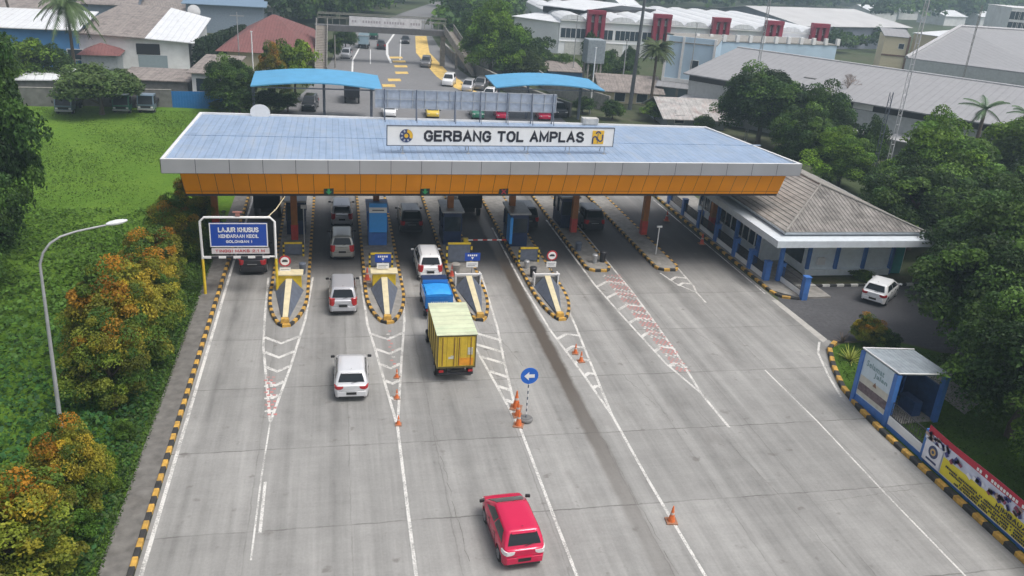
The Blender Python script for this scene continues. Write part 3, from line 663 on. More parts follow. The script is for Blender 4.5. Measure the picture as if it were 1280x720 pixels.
b = MB(); rr_ = [[(.62 * q_ * math.cos(a), -.1 - .22 * q_ * q_ , .35 + .62 * q_ * math.sin(a)) for a in [2 * math.pi * k / 20 for k in range(20)]] for q_ in (.02, .35, .7, 1.)]
b.loft(rr_); b.loft([[(x, y + .03, z) for x, y, z in r__] for r__ in rr_]); build('dish', b, WHITE, t, smooth=40); b = MB(); b.tube([(0, 0, 0), (0, 0, .6)], .05, 8); build('mount', b, STEEL, t)
bx_ = at(736, 153, ZT); t = thing('roof_box', 'pale plant box at the rear edge of the canopy roof, right of the back sign', 'plant box', (bx_[0], bx_[1] - .2, ZT - .13))
b = MB(); b.bx(-.65, .65, -.35, .35, .05, .55); build('casing', b, mat('pale_plastic', (.5, .5, .48), .7), t, bevel=.03); b = MB(); [b.tube([(s_ * .5, -.45, 0), (s_ * .5, -.45, .6)], .03, 6) for s_ in (-1, 1)]; build('post', b, STEEL, t)

# ================================================================== ISLANDS
def island_outline(xl, xr, ytip, yend, xt, blunt=False):
    if blunt: return [(xl, yend), (xl, ytip + .4), (xl + .35, ytip), (xr - .3, ytip - .05), (xr, ytip + .5), (xr, yend)]
    o = [(xl, yend), (xl, ytip + 5)]
    for k in range(1, 10):
        t_ = k / 10; o.append((xl + (xt - xl) * (t_ ** 2.1), ytip + 5 - 5 * (1 - (1 - t_) ** 1.25)))
    for k in range(9, 0, -1):
        t_ = k / 10; o.append((xr + (xt - xr) * (t_ ** 2.1), ytip + 5 - 5 * (1 - (1 - t_) ** 1.25)))
    return o + [(xr, ytip + 5), (xr, yend)]
ISL = [(-4.02, -1.8, 44.2, 76, -2.95, False, 'leftmost toll island, the one beside the blue lane sign'), (1.75, 4.08, 44.3, 76, 2.85, False, 'toll island with the tall blue booth front, second from the left'),
       (7.35, 9.3, 44.35, 76, 8.35, False, 'toll island just right of the yellow box truck, third from the left'), (12.5, 14.55, 44.2, 76, 13.25, False, 'toll island right of the dark drain streak, with round barred sign'),
       (17.3, 19.0, 52.4, 77, 18.2, True, 'blunt-ended toll island with a black bin, beside the red studs'), (22.5, 24.15, 52.4, 78, 23.4, True, 'rightmost toll island with a white T-topped post')]
islands = []
for (xl, xr, yt, ye, xt, bl, lab) in ISL:
    t = thing('toll_island', lab, 'traffic island', ((xl + xr) / 2, yt, 0), 0, 'concrete islands between the toll lanes'); islands.append(t)
    ol = island_outline(xl, xr, yt, ye, xt, bl)
    kerb(ol, .19, .19, .42, [KY, KB], True, 'kerb', t)
    m_ = MB(); cxm = (xl + xr) / 2; m_.prism([(cxm + (x - cxm) * .92, yt + .15 + (y - yt) * .995) for x, y in ol], .0, .17); build('island_top', m_, CONC, t, world=True)
    if not bl:   # crash nose: sloping wedge with a cream ridge stripe, painted block behind
        c = (xl + xr) / 2; n_ = MB(); y0_, y1_ = yt + .75, yt + 5.2; hw0, hw1 = .16, .86; dx = c - xt
        sh = lambda f: xt + dx * f
        A = [(sh(0) - hw0, y0_, .17), (sh(0) + hw0, y0_, .17), (sh(1) + hw1, y1_, .17), (sh(1) - hw1, y1_, .17)]; rA, rB = .17, .2
        B = [(sh(0) - .15, y0_, .32), (sh(0) + .15, y0_, .32), (sh(1) + .19, y1_, .95), (sh(1) - .19, y1_, .95)]
        for i in range(4): n_.poly([A[i], A[(i + 1) % 4], B[(i + 1) % 4], B[i]])
        n_.poly(B); build('crash_nose', n_, SLATE, t, world=True)
        n_ = MB(); C = [(B[0][0] + .0, y0_ - .02, .34), (B[1][0], y0_ - .02, .34), (sh(1) + .19, y1_, .965), (sh(1) - .19, y1_, .965)]; n_.slab(C, .04); build('nose_stripe', n_, CREAM, t, world=True)
        n_ = MB(); n_.box((xt, y0_ - .22, .3), (.5, .36, .3), taper=.8); build('nose_cap', n_, KY, t, world=True, bevel=.02)
        if xl < 7:
            n_ = MB(); n_.box((c, y1_ + .4, .68), (1.45, .75, 1.0)); n_.box((c, y1_ + .38, 1.22), (1.7, .9, .1), mi=1); build('end_block', n_, [YEL, CREAM], t, world=True, bevel=.02)
        else:
            n_ = MB(); n_.box((c, y1_ + .5, .45), (1.5, .5, .55)); n_.box((c, y1_ + .2, .98), (1.75, .14, .1), mi=1)
            for s_ in (-1, 1): n_.box((c + s_ * .8, y1_ + .4, .6), (.08, .5, .8), mi=1)
            build('end_block', n_, [CONCD, WHITE], t, world=True)
# signs on the islands
def round_sign(x, y, zc, label, r=.36):
    t = thing('round_sign', label, 'sign', (x, y, .17))
    b = MB(); b.tube([(0, .06, 0), (0, .06, zc)], .035, 8); build('post', b, STEEL, t)
    b = MB(); b.disc((0, 0, zc), (0, 1, 0), r, .03, 32); pl_ = build('sign_face', b, SIGNR, t)
    b = MB(); b.disc((0, -.016, zc), (0, 1, 0), r * .74, .02, 32); build('sign_disc', b, SIGNW, pl_)
    b = MB(); b.bx(-r * .48, r * .48, -.034, -.028, zc - .05, zc + .06); b.bx(-r * .3, r * .3, -.034, -.028, zc + .06, zc + .1); build('sign_symbol', b, BKL, pl_)
    b = MB(); b.bx(-.33, .33, -.02, .02, zc - .82, zc - .44); b.bx(-.26, .26, -.026, -.022, zc - .56, zc - .53, 1); b.bx(-.22, .2, -.026, -.022, zc - .68, zc - .65, 1); build('lower_plate', b, [SIGNW, SLATE], t)
round_sign(-3.15, 49.95, 1.75, 'round red-ringed sign with white plate on the leftmost toll island')
round_sign(14.05, 50.6, 1.75, 'round red-ringed sign with white plate on the island right of the drain streak')
def blue_sign(x, y, zc, label):
    t = thing('lane_sign', label, 'sign', (x, y, .17))
    b = MB(); b.tube([(0, .05, 0), (0, .05, zc)], .035, 8); build('post', b, STEEL, t)
    b = MB(); b.bx(-.5, .5, -.02, .02, zc - .24, zc + .3); f_ = build('sign_face', b, SIGNB, t)
    b = MB(); [b.bx(-.32 + k * .13, -.23 + k * .13, -.028, -.022, zc + .08, zc + .2) for k in range(5)]; b.poly([(-.09, -.028, zc + .02), (.09, -.028, zc + .02), (0, -.028, zc - .14)]); build('sign_symbol', b, SIGNW, f_)
    b = MB(); b.bx(-.38, .38, -.02, .02, zc - .68, zc - .32); b.bx(-.28, .3, -.026, -.022, zc - .47, zc - .44, 1); b.bx(-.3, .18, -.026, -.022, zc - .58, zc - .55, 1); build('lower_plate', b, [SIGNW, SLATE], t)
blue_sign(2.85, 50.0, 1.85, 'small blue lane sign above the yellow block of the second island'); blue_sign(8.6, 50.1, 1.85, 'small blue lane sign above the grey wedge, right of the blue pickup')
# toll booths
def booth(x, y, label, style, w_=1.3, L_=2.6):
    t = thing('toll_booth', label, 'toll booth', (x, y, .17), 0, 'toll booths under the canopy'); h = 2.5
    b = MB(); b.bx(-w_ / 2, w_ / 2, 0, L_, 0, 1.05); b.bx(-w_ / 2, w_ / 2, 0, L_, 2.15, h)
    for sx in (-1, 1):
        for yy in (0, L_ * .5, L_): b.bx(sx * w_ / 2 - .05, sx * w_ / 2 + .05, max(0, yy - .06), min(L_, yy + .06), 1.05, 2.15)
    build('body', b, NAVY if style != 'blue' else BLUEP, t)
    b = MB(); b.bx(-w_ / 2 + .03, w_ / 2 - .03, .04, L_ - .04, 1.05, 2.15); build('window', b, BGLASS, t)
    b = MB(); b.bx(-w_ / 2 - .15, w_ / 2 + .15, -.2, L_ + .2, h, h + .12); build('roof', b, STEEL if style != 'blue' else BLUEP, t)
    b = MB(); b.bx(w_ / 2 + .003, w_ / 2 + .04, .3, 1.0, .05, 2.0); build('door', b, SLATE, t)
    if style == 'blue':
        b = MB(); b.bx(-.62, .62, -.35, -.06, 1.1, 3.25, 0); b.bx(-.622, .622, -.353, -.057, 2.55, 2.95, 1); b.bx(-.4, .42, -.358, -.354, 2.7, 2.78, 2)
        build('front_panel', b, [mat('bright_blue_panel', (.06, .36, .85), .4, var=.05), SIGNW, SLATE], t)
    elif style == 'side':
        b = MB(); b.bx(-w_ / 2 - .1, -w_ / 2 + .1, -.3, .9, .3, 2.3); build('front_panel', b, mat('bright_blue_panel', (.04, .24, .72)), t)
    return t
booth(-2.9, 60, 'dark toll booth on the leftmost island, half hidden by the canopy edge', 'dark'); booth(2.9, 57.6, 'toll booth with a tall bright blue front panel and white band', 'blue')
booth(8.3, 57.6, 'dark toll booth behind the yellow guard rail, third island from the left', 'dark'); booth(13.2, 57.2, 'dark toll booth with a narrow bright blue side panel', 'side'); booth(18.2, 61.5, 'dark toll booth on the blunt island behind the brown column', 'dark')
def guard(x, y, label, w_=1.5, h=1.05):
    t = thing('yellow_barrier', label, 'barrier', (x, y, .17), 0, 'guard frames in front of the booths')
    for s_ in (-1, 1):
        b = MB(); n_ = 6
        for k in range(n_): b.bx(s_ * w_ / 2 - .06, s_ * w_ / 2 + .06, -.06, .06, h * k / n_, h * (k + 1) / n_, k % 2)
        build('post', b, [YEL, BLK], t)
    b = MB(); b.bx(-w_ / 2 + .06, w_ / 2 - .06, -.05, .05, h - .12, h); build('rail', b, YEL, t)
    b = MB(); b.bx(-w_ / 2 + .08, w_ / 2 - .08, .0, .04, .1, h - .14); build('infill_panel', b, SLATE, t)
guard(2.9, 53.2, 'yellow guard frame with grey infill on the second island from the left'); guard(8.3, 53.9, 'yellow and black guard frame on the third island from the left', 1.7, 1.5); guard(13.3, 54.0, 'low guard frame with yellow rail on the fourth island', 1.4, 1.1)
guard(-2.9, 55.5, 'dark guard frame on the leftmost island, behind the round sign', 1.3, 1.)
t = thing('barrier_gate', 'barrier gate with a pale arm across the lane right of the third booth', 'barrier', (9.1, 56.2, .17))
b = MB(); b.bx(-.18, .18, -.18, .18, 0, 1.0); build('cabinet', b, YEL, t, bevel=.02)
b = MB(); [b.box((.3 + k * .35, -.2, .95), (.35, .05, .09), mi=k % 2) for k in range(8)]; build('arm', b, [WHITE, REDP2], t)
# small things on the islands
def rod_post(x, y, h, label, top='T', m_=WHITE):
    t = thing('post', label, 'post', (x, y, .17)); b = MB(); b.tube([(0, 0, 0), (0, 0, h)], .04, 8); build('pole', b, m_, t); b = MB()
    if top == 'T': b.bx(-.2, .2, -.06, .06, h, h + .12)
    else: b.box((0, -.05, h), (.35, .1, .25))
    build('head', b, m_, t)
rod_post(23.4, 55.4, 2.1, 'white T-topped post on the rightmost toll island'); rod_post(-2.2, 56.6, 3.2, 'tall grey pole standing on the leftmost toll island', 'b', STEEL); rod_post(25.6 + 3.9, 61.5, 3.4, 'grey pole with a pale box on the office kerb under the canopy', 'b', STEEL)
def bin_(x, y, label, m_, h=.75, r=.24):
    t = thing('bin', label, 'bin', (x, y, .17)); b = MB(); b.tube([(0, 0, 0), (0, 0, .1), (0, 0, h)], [r * .8, r * .85, r], 14); build('tub', b, m_, t, smooth=40); b = MB(); b.tube([(0, 0, h), (0, 0, h + .07)], [r * 1.08, r * .8], 14); build('lid', b, m_, t, smooth=40)
bin_(18.75, 53.9, 'black bin at the blunt end of the fifth island', BLK); bin_(18.1, 53.7, 'pale grey bin beside the black one on the fifth island', STEEL, .6, .2); bin_(-1.9 - .3, 52.2, 'dark round bin with pale rim on the leftmost island', SLATE, .7, .22); bin_(13.0, 51.2, 'dark bin left of the round sign on the fourth island', BLK, .65, .24); bin_(12.9, 52.8, 'small grey bin behind the dark one on the fourth island', STEEL, .5, .2); bin_(17.6, 56.3, 'grey tub farther back on the fifth island', SLATE, .6, .25)
bin_(7.75, 51.6, 'grey drum at the front of the third island', CONC, .8, .3)
def cone(x, y, h, label, m_=CONEO, z=.004):
    t = thing('traffic_cone', label, 'traffic cone', (x, y, z), random.uniform(-.4, .4), 'traffic cones on the plaza'); b = MB(); b.box((0, 0, .025), (h * .6, h * .6, .05)); build('base', b, mat('cone_base', (.30, .15, .09), .8), t)
    b = MB(); b.tube([(0, 0, .05), (0, 0, h * .45), (0, 0, h * .62), (0, 0, h)], [h * .2, h * .12, h * .09, h * .035], 14); build('cone_body', b, m_, t, smooth=40)
    b = MB(); b.tube([(0, 0, h * .5), (0, 0, h * .62)], [h * .118, h * .096], 14, cap=False); build('band', b, mat('cone_band', (.55, .45, .4), .6), t); return t
c_ = lambda px, py: at(px, py)
for px, py, h, l in ((839, 652, .75, 'lone orange cone in the foreground, right of the red car'), (719, 442, .6, 'orange cone in the chevrons right of the drain streak, the farther of the pair'), (726, 452, .62, 'orange cone in the chevrons right of the drain streak, the nearer of the pair'),
                     (496, 472, .5, 'farthest of the three stubby orange cones right of the silver hatchback'), (496, 498, .5, 'middle of the three stubby orange cones right of the silver hatchback'), (498, 531, .5, 'nearest of the three stubby orange cones right of the silver hatchback'),
                     (645, 510, .95, 'taller slim orange cone behind the cluster by the round blue sign'), (647, 520, .8, 'middle orange cone of the cluster by the round blue sign'), (648, 532, .8, 'nearest orange cone of the cluster by the round blue sign')):
    cone(*c_(px, py), h, l)
for px, py, l in ((459, 350, 'red cone on the second island left of the small blue sign'), (565, 345, 'red cone on the third island right of the white MPV'), (833, 276, 'orange-red cone on the office kerb under the canopy edge'), (877, 305, 'orange-red cone on the office kerb beside the fence pillars')):
    x, y = at(px, py, .17); cone(x, y, .85, l, mat('cone_red', (.6, .09, .05), .6), .17)
# round blue keep-left sign
x, y = at(657, 526); t = thing('keep_left_sign', 'round blue sign with white left arrow on a striped pole in a tyre base', 'sign', (x, y, .004))
b = MB()
for k in range(12): b.tube([(0, 0, .2 + k * .16), (0, 0, .36 + k * .16)], .03, 8, mi=k % 2)
build('pole', b, [SLATE, WHITE], t); b = MB(); b.disc((0, -.04, 2.45), (.0, 1, .0), .42, .03, 32); f_ = build('sign_face', b, mat('signal_blue', (.015, .13, .55), .4, var=.03), t)
b = MB(); zc = 2.45; yy = -.07; b.poly([(-.26, yy, zc), (-.03, yy, zc + .22), (-.03, yy, zc + .09), (.24, yy, zc + .09), (.24, yy, zc - .09), (-.03, yy, zc - .09), (-.03, yy, zc - .22)]); build('arrow', b, SIGNW, f_)
b = MB(); n_ = 20
b.loft([[( (.26 + .09 * math.cos(2 * math.pi * j / 8)) * math.cos(2 * math.pi * k / n_), (.26 + .09 * math.cos(2 * math.pi * j / 8)) * math.sin(2 * math.pi * k / n_), .1 + .09 * math.sin(2 * math.pi * j / 8)) for j in range(8)] for k in range(n_ + 1)], caps=False); b.disc((0, 0, .12), (0, 0, 1), .24, .16, 20)
build('tyre_base', b, mat('grey_tyre', (.16, .16, .16), .9), t, smooth=50)
# gantry sign ---------------------------------------------------------------
gx0, gy = -7.85, 49.3; gx1 = -3.62; t = thing('lane_gantry', 'white-framed blue sign LAJUR KHUSUS over the leftmost lane on yellow legs', 'sign', (gx0, gy, 0)); Wg = gx1 - gx0
ZG, ZL = 4.95, 2.35
for s_, x_ in ((0, 0), (1, Wg)):
    b = MB(); b.tube([(x_, 0, .09), (x_, 0, ZL)], .085, 10); build('leg', b, YEL, t)
b = MB(); b.tube([(0, 0, ZL), (0, 0, ZG - .25), (.25, 0, ZG), (Wg - .25, 0, ZG), (Wg, 0, ZG - .25), (Wg, 0, ZL)], .075, 10); b.tube([(0, 0, ZL + .12), (Wg, 0, ZL + .12)], .06, 8); build('frame', b, WHITE, t, smooth=60)
b = MB(); b.bx(.5, Wg - .42, -.06, .0, 3.12, 4.62); f_ = build('sign_face', b, SIGNB, t)
b = MB()
for (a0, a1, c0, c1) in ((.5, Wg - .42, 4.56, 4.62), (.5, Wg - .42, 3.12, 3.18), (.5, .56, 3.18, 4.56), (Wg - .48, Wg - .42, 3.18, 4.56)): b.bx(a0, a1, -.068, -.061, c0, c1)
build('sign_border', b, SIGNW, f_)
mx_ = Wg / 2 + .03
letters('lettering', 'LAJUR KHUSUS', .31, 2.25, SIGNW, f_, face_mtx((mx_, -.066, 4.2)), .2); letters('lettering', 'KENDARAAN KECIL', .22, 2.25, SIGNW, f_, face_mtx((mx_, -.066, 3.8)), .2); letters('lettering', 'GOLONGAN I', .17, 1.45, SIGNW, f_, face_mtx((mx_, -.066, 3.46)), .2)
b = MB(); b.bx(.55, Wg - .36, -.05, -.01, 2.68, 3.04); f_ = build('lower_plate', b, mat('plate_pale', (.62, .58, .58), .6), t); letters('lettering', 'TINGGI MAKS 2.1 M', .18, 2.8, SIGNR, f_, face_mtx((mx_ + .03, -.056, 2.86)), .2)
b = MB(); [b.box((.3 + k * .42, -.08, ZL + .12), (.42, .03, .14), mi=k % 2) for k in range(int((Wg - .5) / .42) + 1)]; build('height_bar', b, [SIGNW, BLK], t)
b = MB(); b.box((2.15, 0, 5.12), (.25, .15, .16)); b.box((2.15, 0, 5.28), (.55, .1, .08)); build('camera_unit', b, mat('dusty_red', (.35, .16, .13), .7), t)
b = MB(); b.tube([(Wg - .4, 0, ZG), (Wg + .1, .6, 5.3), (Wg + .5, 2.5, 5.5)], .03, 6); build('cable', b, CREAM, t)
# street lamp ---------------------------------------------------------------
t = thing('street_lamp', 'tall curved grey street lamp standing in the undergrowth on the left', 'street lamp', (-11.7, 33.76, 0))
tp = at(50, 330, 8.0); tp = Vector((tp[0] + 11.7, tp[1] - 33.76, 8.0)); tp = Vector((.0, 0.15, 8.0)) + Vector((at(50, 330, 8.0)[0] + 11.7, 0, 0))
pts = [(0, 0, 0), tuple(tp * .5), tuple(tp)]; ax = Vector((at(142, 279, 9.3)[0] + 11.7, at(142, 279, 9.3)[1] - 33.76, 9.3))
for k, (f_, dz) in enumerate(((.06, .45), (.16, .8), (.3, 1.02), (.5, 1.15), (.75, 1.22), (.9, 1.26))): pts.append((tp.x + (ax.x - tp.x) * f_, tp.y + (ax.y - tp.y) * f_, tp.z + dz))
LP = mat('lamp_pole_grey', (.34, .35, .36), .5, var=.1, dirt=.2)
b = MB(); b.tube(pts, [.1, .08, .055, .05, .045, .045, .04, .04, .035], 10); build('pole', b, LP, t, smooth=60)
hd = Vector(pts[-1]); dr = (ax - tp); dr.z = 0; dr.normalize(); b = MB(); rings = []
for u, hw, hh in ((0, .06, .05), (.15, .13, .09), (.4, .17, .11), (.65, .14, .08), (.82, .05, .04)):
    c = hd + dr * u + Vector((0, 0, .03 + u * .08)); sd_ = Vector((-dr.y, dr.x, 0)); rings.append([tuple(c + sd_ * hw * math.cos(a) + Vector((0, 0, hh * math.sin(a)))) for a in [2 * math.pi * k / 12 for k in range(12)]])
b.loft(rings); build('lamp_head', b, mat('lamp_head_pale', (.62, .64, .66), .4, var=.05), t, smooth=60)
b = MB(); b.box((0, 0, .01), (.35, .35, .03)); build('base_plate', b, STEEL, t)
# ================================================================== VEHICLES
def paint(name, c, metal=.3, rough=.3): return mat(name, c, rough, metal=metal, var=.03, scale=1.5, coat=.6)
CP = {'silver': paint('silver_car_paint', (.50, .51, .54), .35), 'white': paint('white_car_paint', (.8, .81, .82), 0), 'pearl': paint('pearl_car_paint', (.66, .67, .69), .2), 'red': paint('red_car_paint', (.60, .005, .065), .1, .2), 'grey': paint('grey_car_paint', (.20, .205, .22), .4), 'dark': paint('dark_car_paint', (.025, .027, .035), .3), 'beige': paint('champagne_car_paint', (.34, .34, .31), .4),
      'lblue': paint('pale_blue_car_paint', (.30, .42, .50), .1), 'yellow': paint('yellow_car_paint', (.70, .50, .05), 0), 'green': paint('dark_green_paint', (.02, .16, .10), 0), 'blue': paint('blue_truck_paint', (.02, .17, .50), 0), 'steelb': paint('steel_blue_paint', (.12, .18, .24), .1)}
SPEC = {  # L, W, H, belt, hood length, rear glass base/top insets, windscreen base/top from the front
 'hatch': dict(L=3.6, W=1.66, H=1.46, belt=.92, hood=.60, r0=.08, r1=.40, f0=.48, f1=1.42, hz=.76),
 'mpv': dict(L=4.0, W=1.66, H=1.66, belt=1.0, hood=.62, r0=.08, r1=.32, f0=.52, f1=1.35, hz=.86),
 'suv': dict(L=4.4, W=1.76, H=1.74, belt=1.06, hood=.95, r0=.12, r1=.45, f0=1.05, f1=1.75, hz=.96),
 'sedan': dict(L=4.3, W=1.68, H=1.44, belt=.92, hood=1.05, r0=.75, r1=1.25, f0=1.1, f1=1.85, hz=.78)}
def car(kind, col, x, y, rz, label, group='cars on the plaza and road', name='car', lights='red', rails=False, wiper=True, roofcol=None, glass=None):
    s = SPEC[kind]; L, W, Hc = s['L'], s['W'], s['H']; P_ = CP[col]; t = thing(name, label, 'car', (x, y, .004), rz, group)
    b = MB(); rings = []; n = 30; wy = (-L / 2 + .68, L / 2 - .72); rw = .31
    ys = sorted(set([-L / 2, -L / 2 + .03, -L / 2 + .09, -L / 2 + .2, L / 2, L / 2 - .03, L / 2 - .1, L / 2 - .22] + [-L / 2 + .3 + (L - .6) * i / n for i in range(n + 1)]))
    yb = L / 2 - s['hood']
    for yy in ys:
        u = abs(yy) / (L / 2); e = max(0, (u - .62) / .38); w_ = W / 2 * (1 - .13 * e ** 2.4)
        ed = min(1, (L / 2 - abs(yy)) / .2); rd = math.sqrt(max(0, 1 - (1 - ed) ** 2))
        w_ *= .93 + .07 * rd
        if yy > yb: q = (yy - yb) / (L / 2 - yb); zt = s['belt'] + (s['hz'] - s['belt']) * q ** 1.2 - .18 * max(0, q - .72) ** 1.3
        elif kind == 'sedan' and yy < -L / 2 + s['r0']: zt = s['belt'] - .0
        else: zt = s['belt']
        zt -= (.10 if yy > 0 else .06) * (1 - rd); zb = .22 + .10 * (1 - rd)
        for w0 in wy:
            d = abs(yy - w0)
            if d < rw + .06: zb = max(zb, .3 + math.sqrt(max(0, (rw + .06) ** 2 - d * d)))
        z3 = max(.46, zb + .02); z4 = max(.70, zb + .05)
        half = [(w_ * .86, zb), (w_ * .97, zb + .012), (w_, z3), (w_ * .995, z4), (w_ * .965, zt - .06), (w_ * .90, zt), (w_ * .5, zt + .02)]
        rings.append([(a, yy, z) for a, z in half] + [(-a, yy, z) for a, z in reversed(half)])
    b.loft(rings); build('body', b, P_, t, smooth=38)
    # cabin
    hw0, hw1 = W / 2 * .93, W / 2 * .76; r0, r1, f0, f1 = -L / 2 + s['r0'], -L / 2 + s['r1'], L / 2 - s['f0'], L / 2 - s['f1']; zb_, zt_ = s['belt'] - .02, Hc
    def ring(f):   # f: 0 belt .. 1 roof
        k = f; bow = .03 * math.sin(math.pi * k); ya, yb_ = r0 + (r1 - r0) * k - bow * .6, f0 + (f1 - f0) * k + bow; hw = hw0 + (hw1 - hw0) * k + bow * .8; z = zb_ + (zt_ - .05 - zb_) * k; cr = .12
        pts = []
        for (sx, sy, yy) in ((1, -1, ya), (1, 1, yb_), (-1, 1, yb_), (-1, -1, ya)):
            seq = [(sx * (hw - (cr if j == 0 else .035 if j == 1 else 0)), yy - sy * (0 if j == 0 else .035 if j == 1 else cr)) for j in range(3)]
            if sx * sy > 0: seq = seq[::-1]
            if sx > 0 and sy < 0: seq = [(hw - cr, yy), (hw - .035, yy + .035), (hw, yy + cr)]
            elif sx > 0: seq = [(hw, yy - cr), (hw - .035, yy - .035), (hw - cr, yy)]
            elif sy > 0: seq = [(-hw + cr, yy), (-hw + .035, yy - .035), (-hw, yy - cr)]
            else: seq = [(-hw, yy + cr), (-hw + .035, yy + .035), (-hw + cr, yy)]
            pts += [(a, c, z) for a, c in seq]
        return pts
    b = MB(); rr_ = [ring(f) for f in (0, .25, .5, .75, 1)]
    top = [(p[0] * .93, (p[1] - (r1 + f1) / 2) * .96 + (r1 + f1) / 2, zt_ - .012) for p in rr_[-1]]; top2 = [(p[0] * .6, (p[1] - (r1 + f1) / 2) * .8 + (r1 + f1) / 2, zt_ + .012) for p in rr_[-1]]
    b.loft(rr_[:-1] + [rr_[-1], top, top2]); build('cabin', b, P_, t, smooth=40)
    def S(side, u, v, off=.012):
        k = v; bow = .03 * math.sin(math.pi * k); ya, yf = r0 + (r1 - r0) * k - bow * .6, f0 + (f1 - f0) * k + bow; hw = hw0 + (hw1 - hw0) * k + bow * .8; z = zb_ + (zt_ - .05 - zb_) * k
        if side == 'rear': return ((-hw + 2 * hw * u), ya - off, z + off * .3)
        if side == 'front': return ((-hw + 2 * hw * u), yf + off, z + off * .5)
        return ((hw + off) * side, ya + (yf - ya) * u, z + off * .2)
    def win(nm, side, u0, u1, v0, v1, par, um0=None, um1=None, m_=GLASS):
        q = MB(); nu, nv = 6, 4
        for i in range(nu):
            for j in range(nv):
                def pp(i_, j_):
                    v = v0 + (v1 - v0) * j_ / nv; a, c = (u0, u1) if um0 is None else (u0 + (um0 - u0) * j_ / nv, u1 + (um1 - u1) * j_ / nv)
                    return S(side, a + (c - a) * i_ / nu, v)
                q.poly([pp(i, j), pp(i + 1, j), pp(i + 1, j + 1), pp(i, j + 1)])
        return build(nm, q, glass or m_, par, smooth=60)
    win('rear_window', 'rear', .09, .91, .24, .93, t, .11, .89); win('windscreen', 'front', .06, .94, .10, .95, t, .08, .92)
    for sd_ in (-1, 1):
        win('side_window', sd_, .11, .50, .14, .90, t, .14, .50); win('side_window', sd_, .53, .91, .14, .90, t, .53, .86)
    # lamps, bumper, plate, mirrors, wheels
    bz = s['belt']; yr = -L / 2
    for sx in (-1, 1):
        q = MB(); x1 = W / 2 * .93; lw = .3 if kind == 'hatch' else .2; z0_, z1_ = (bz - .22, bz - .04) if kind in ('hatch', 'sedan') else (bz - .34, bz + (.12 if kind == 'mpv' else 0))
        hw_ = W / 2; q.loft([[(sx * a * hw_, yy, zz) for a, yy in ((.81 - lw / hw_ * k_, yr - .018), (.80, yr - .022), (.90, yr + .05), (.955, yr + .16), (.985, yr + .30 + .04 * (1 - k_)), (.6, yr + .30))] for k_, zz in ((.55, z0_ + .01), (.9, z0_ + (z1_ - z0_) * .35), (1., z1_ - .015))])
        build('tail_light', q, REDL if lights == 'red' else WHL, t, smooth=40)
        q = MB(); q.box((sx * W / 2 * .70, L / 2 - .075, s['hz'] - .14), (.34, .14, .13), rz=-sx * .25); build('headlight', q, WHL, t, bevel=.02)
        q = MB(); my = f0 - .15; q.box((sx * (W / 2 + .09), my, bz + .05), (.20, .10, .13), rz=-sx * .2); build('mirror', q, P_ if col in ('white',) else BLACKP, t, bevel=.03)
        for w0 in wy:
            q = MB(); q.disc((sx * (W / 2 - .12), w0, rw), (1, 0, 0), rw, .2, 22); wh = build('wheel', q, RUB, t, smooth=40, bevel=.02)
            q = MB(); q.disc((sx * (W / 2 - .018), w0, rw), (1, 0, 0), rw * .62, .015, 14); [q.box((sx * (W / 2 - .008), w0, rw), (.012, .05, rw * 1.15), rx=k * 1.256) for k in range(5)]; build('rim', q, RIM, wh)
    q = MB(); q.loft([[(a * W / 2, yy, z) for a, yy in ((-.90, yr + .14), (-.80, yr - .035), (.80, yr - .035), (.90, yr + .14))] for z in (.33, .40, .56, .60)]); build('bumper', q, P_, t, smooth=50, bevel=.015)
    q = MB(); q.bx(-W * .36, W * .36, yr - .02, yr + .1, .24, .335); build('bumper_trim', q, BLACKP, t)
    q = MB(); pz = .50 if kind == 'hatch' else .66; q.bx(-.24, .24, yr - .055, yr - .03, pz - .065, pz + .065); build('number_plate', q, BLKPL, t)
    q = MB(); q.bx(-.30, .30, yr - .03, yr + .02, pz + .10, pz + .125); build('tailgate_handle', q, STEEL if col != 'red' else P_, t)
    if wiper:
        q = MB(); a = Vector(S('rear', .5, .17, .03)); c = Vector(S('rear', .76, .30, .03)); q.tube([a, c], .012, 5); build('rear_wiper', q, BLACKP, t)
    q = MB(); q.bx(-hw1 * .7, hw1 * .7, r1 - .10, r1 + .03, Hc - .075, Hc - .035); build('spoiler', q, P_, t, bevel=.012)
    if rails:
        for sx in (-1, 1): q = MB(); q.tube([(sx * hw1 * .88, r1 + .15, Hc - .02), (sx * hw1 * .88, r1 + .3, Hc + .04), (sx * hw1 * .88, f1 - .3, Hc + .04), (sx * hw1 * .88, f1 - .12, Hc - .02)], .018, 6); build('roof_rail', q, STEEL, t)
    q = MB(); q.bx(-W * .36, W * .36, yr - .006, yr + .02, .606, .618)
    for sx in (-1, 1):
        for yy in (wy[0] + .52, .25, L / 2 - s['hood'] - .12): q.box((sx * (W / 2 - .001), yy, .66), (.008, .014, .5))
        q.box((sx * (W / 2 - .002), .0, .36), (.01, L * .44, .05))
        for yy in (wy[0] + .62, .35): q.box((sx * (W / 2 + .012), yy, .80), (.02, .14, .03))
    build('panel_gap', q, BLACKP, t)
    q = MB(); q.tube([(0, r1 + .25, Hc), (0, r1 + .05, Hc + .16)], .008, 4); build('aerial', q, BLACKP, t)
    return t
BLKPL = mat('plate_black', (.02, .02, .02), .4, var=0)
G_Q = 'cars queueing at the toll booths'
car('hatch', 'red', 6.36, 25.15, R(3.5), 'bright red hatchback driving away in the foreground', lights='clear')
car('hatch', 'pearl', .62, 37.6, R(-1), 'silver hatchback alone in the lane left of the yellow truck')
car('mpv', 'silver', .32, 47.8, R(0), 'silver estate-like car at the noses of the two left islands', G_Q)
car('mpv', 'beige', .37, 56.9, R(0), 'champagne grey van-like car under the canopy edge, tall rear window', G_Q, glass=None)
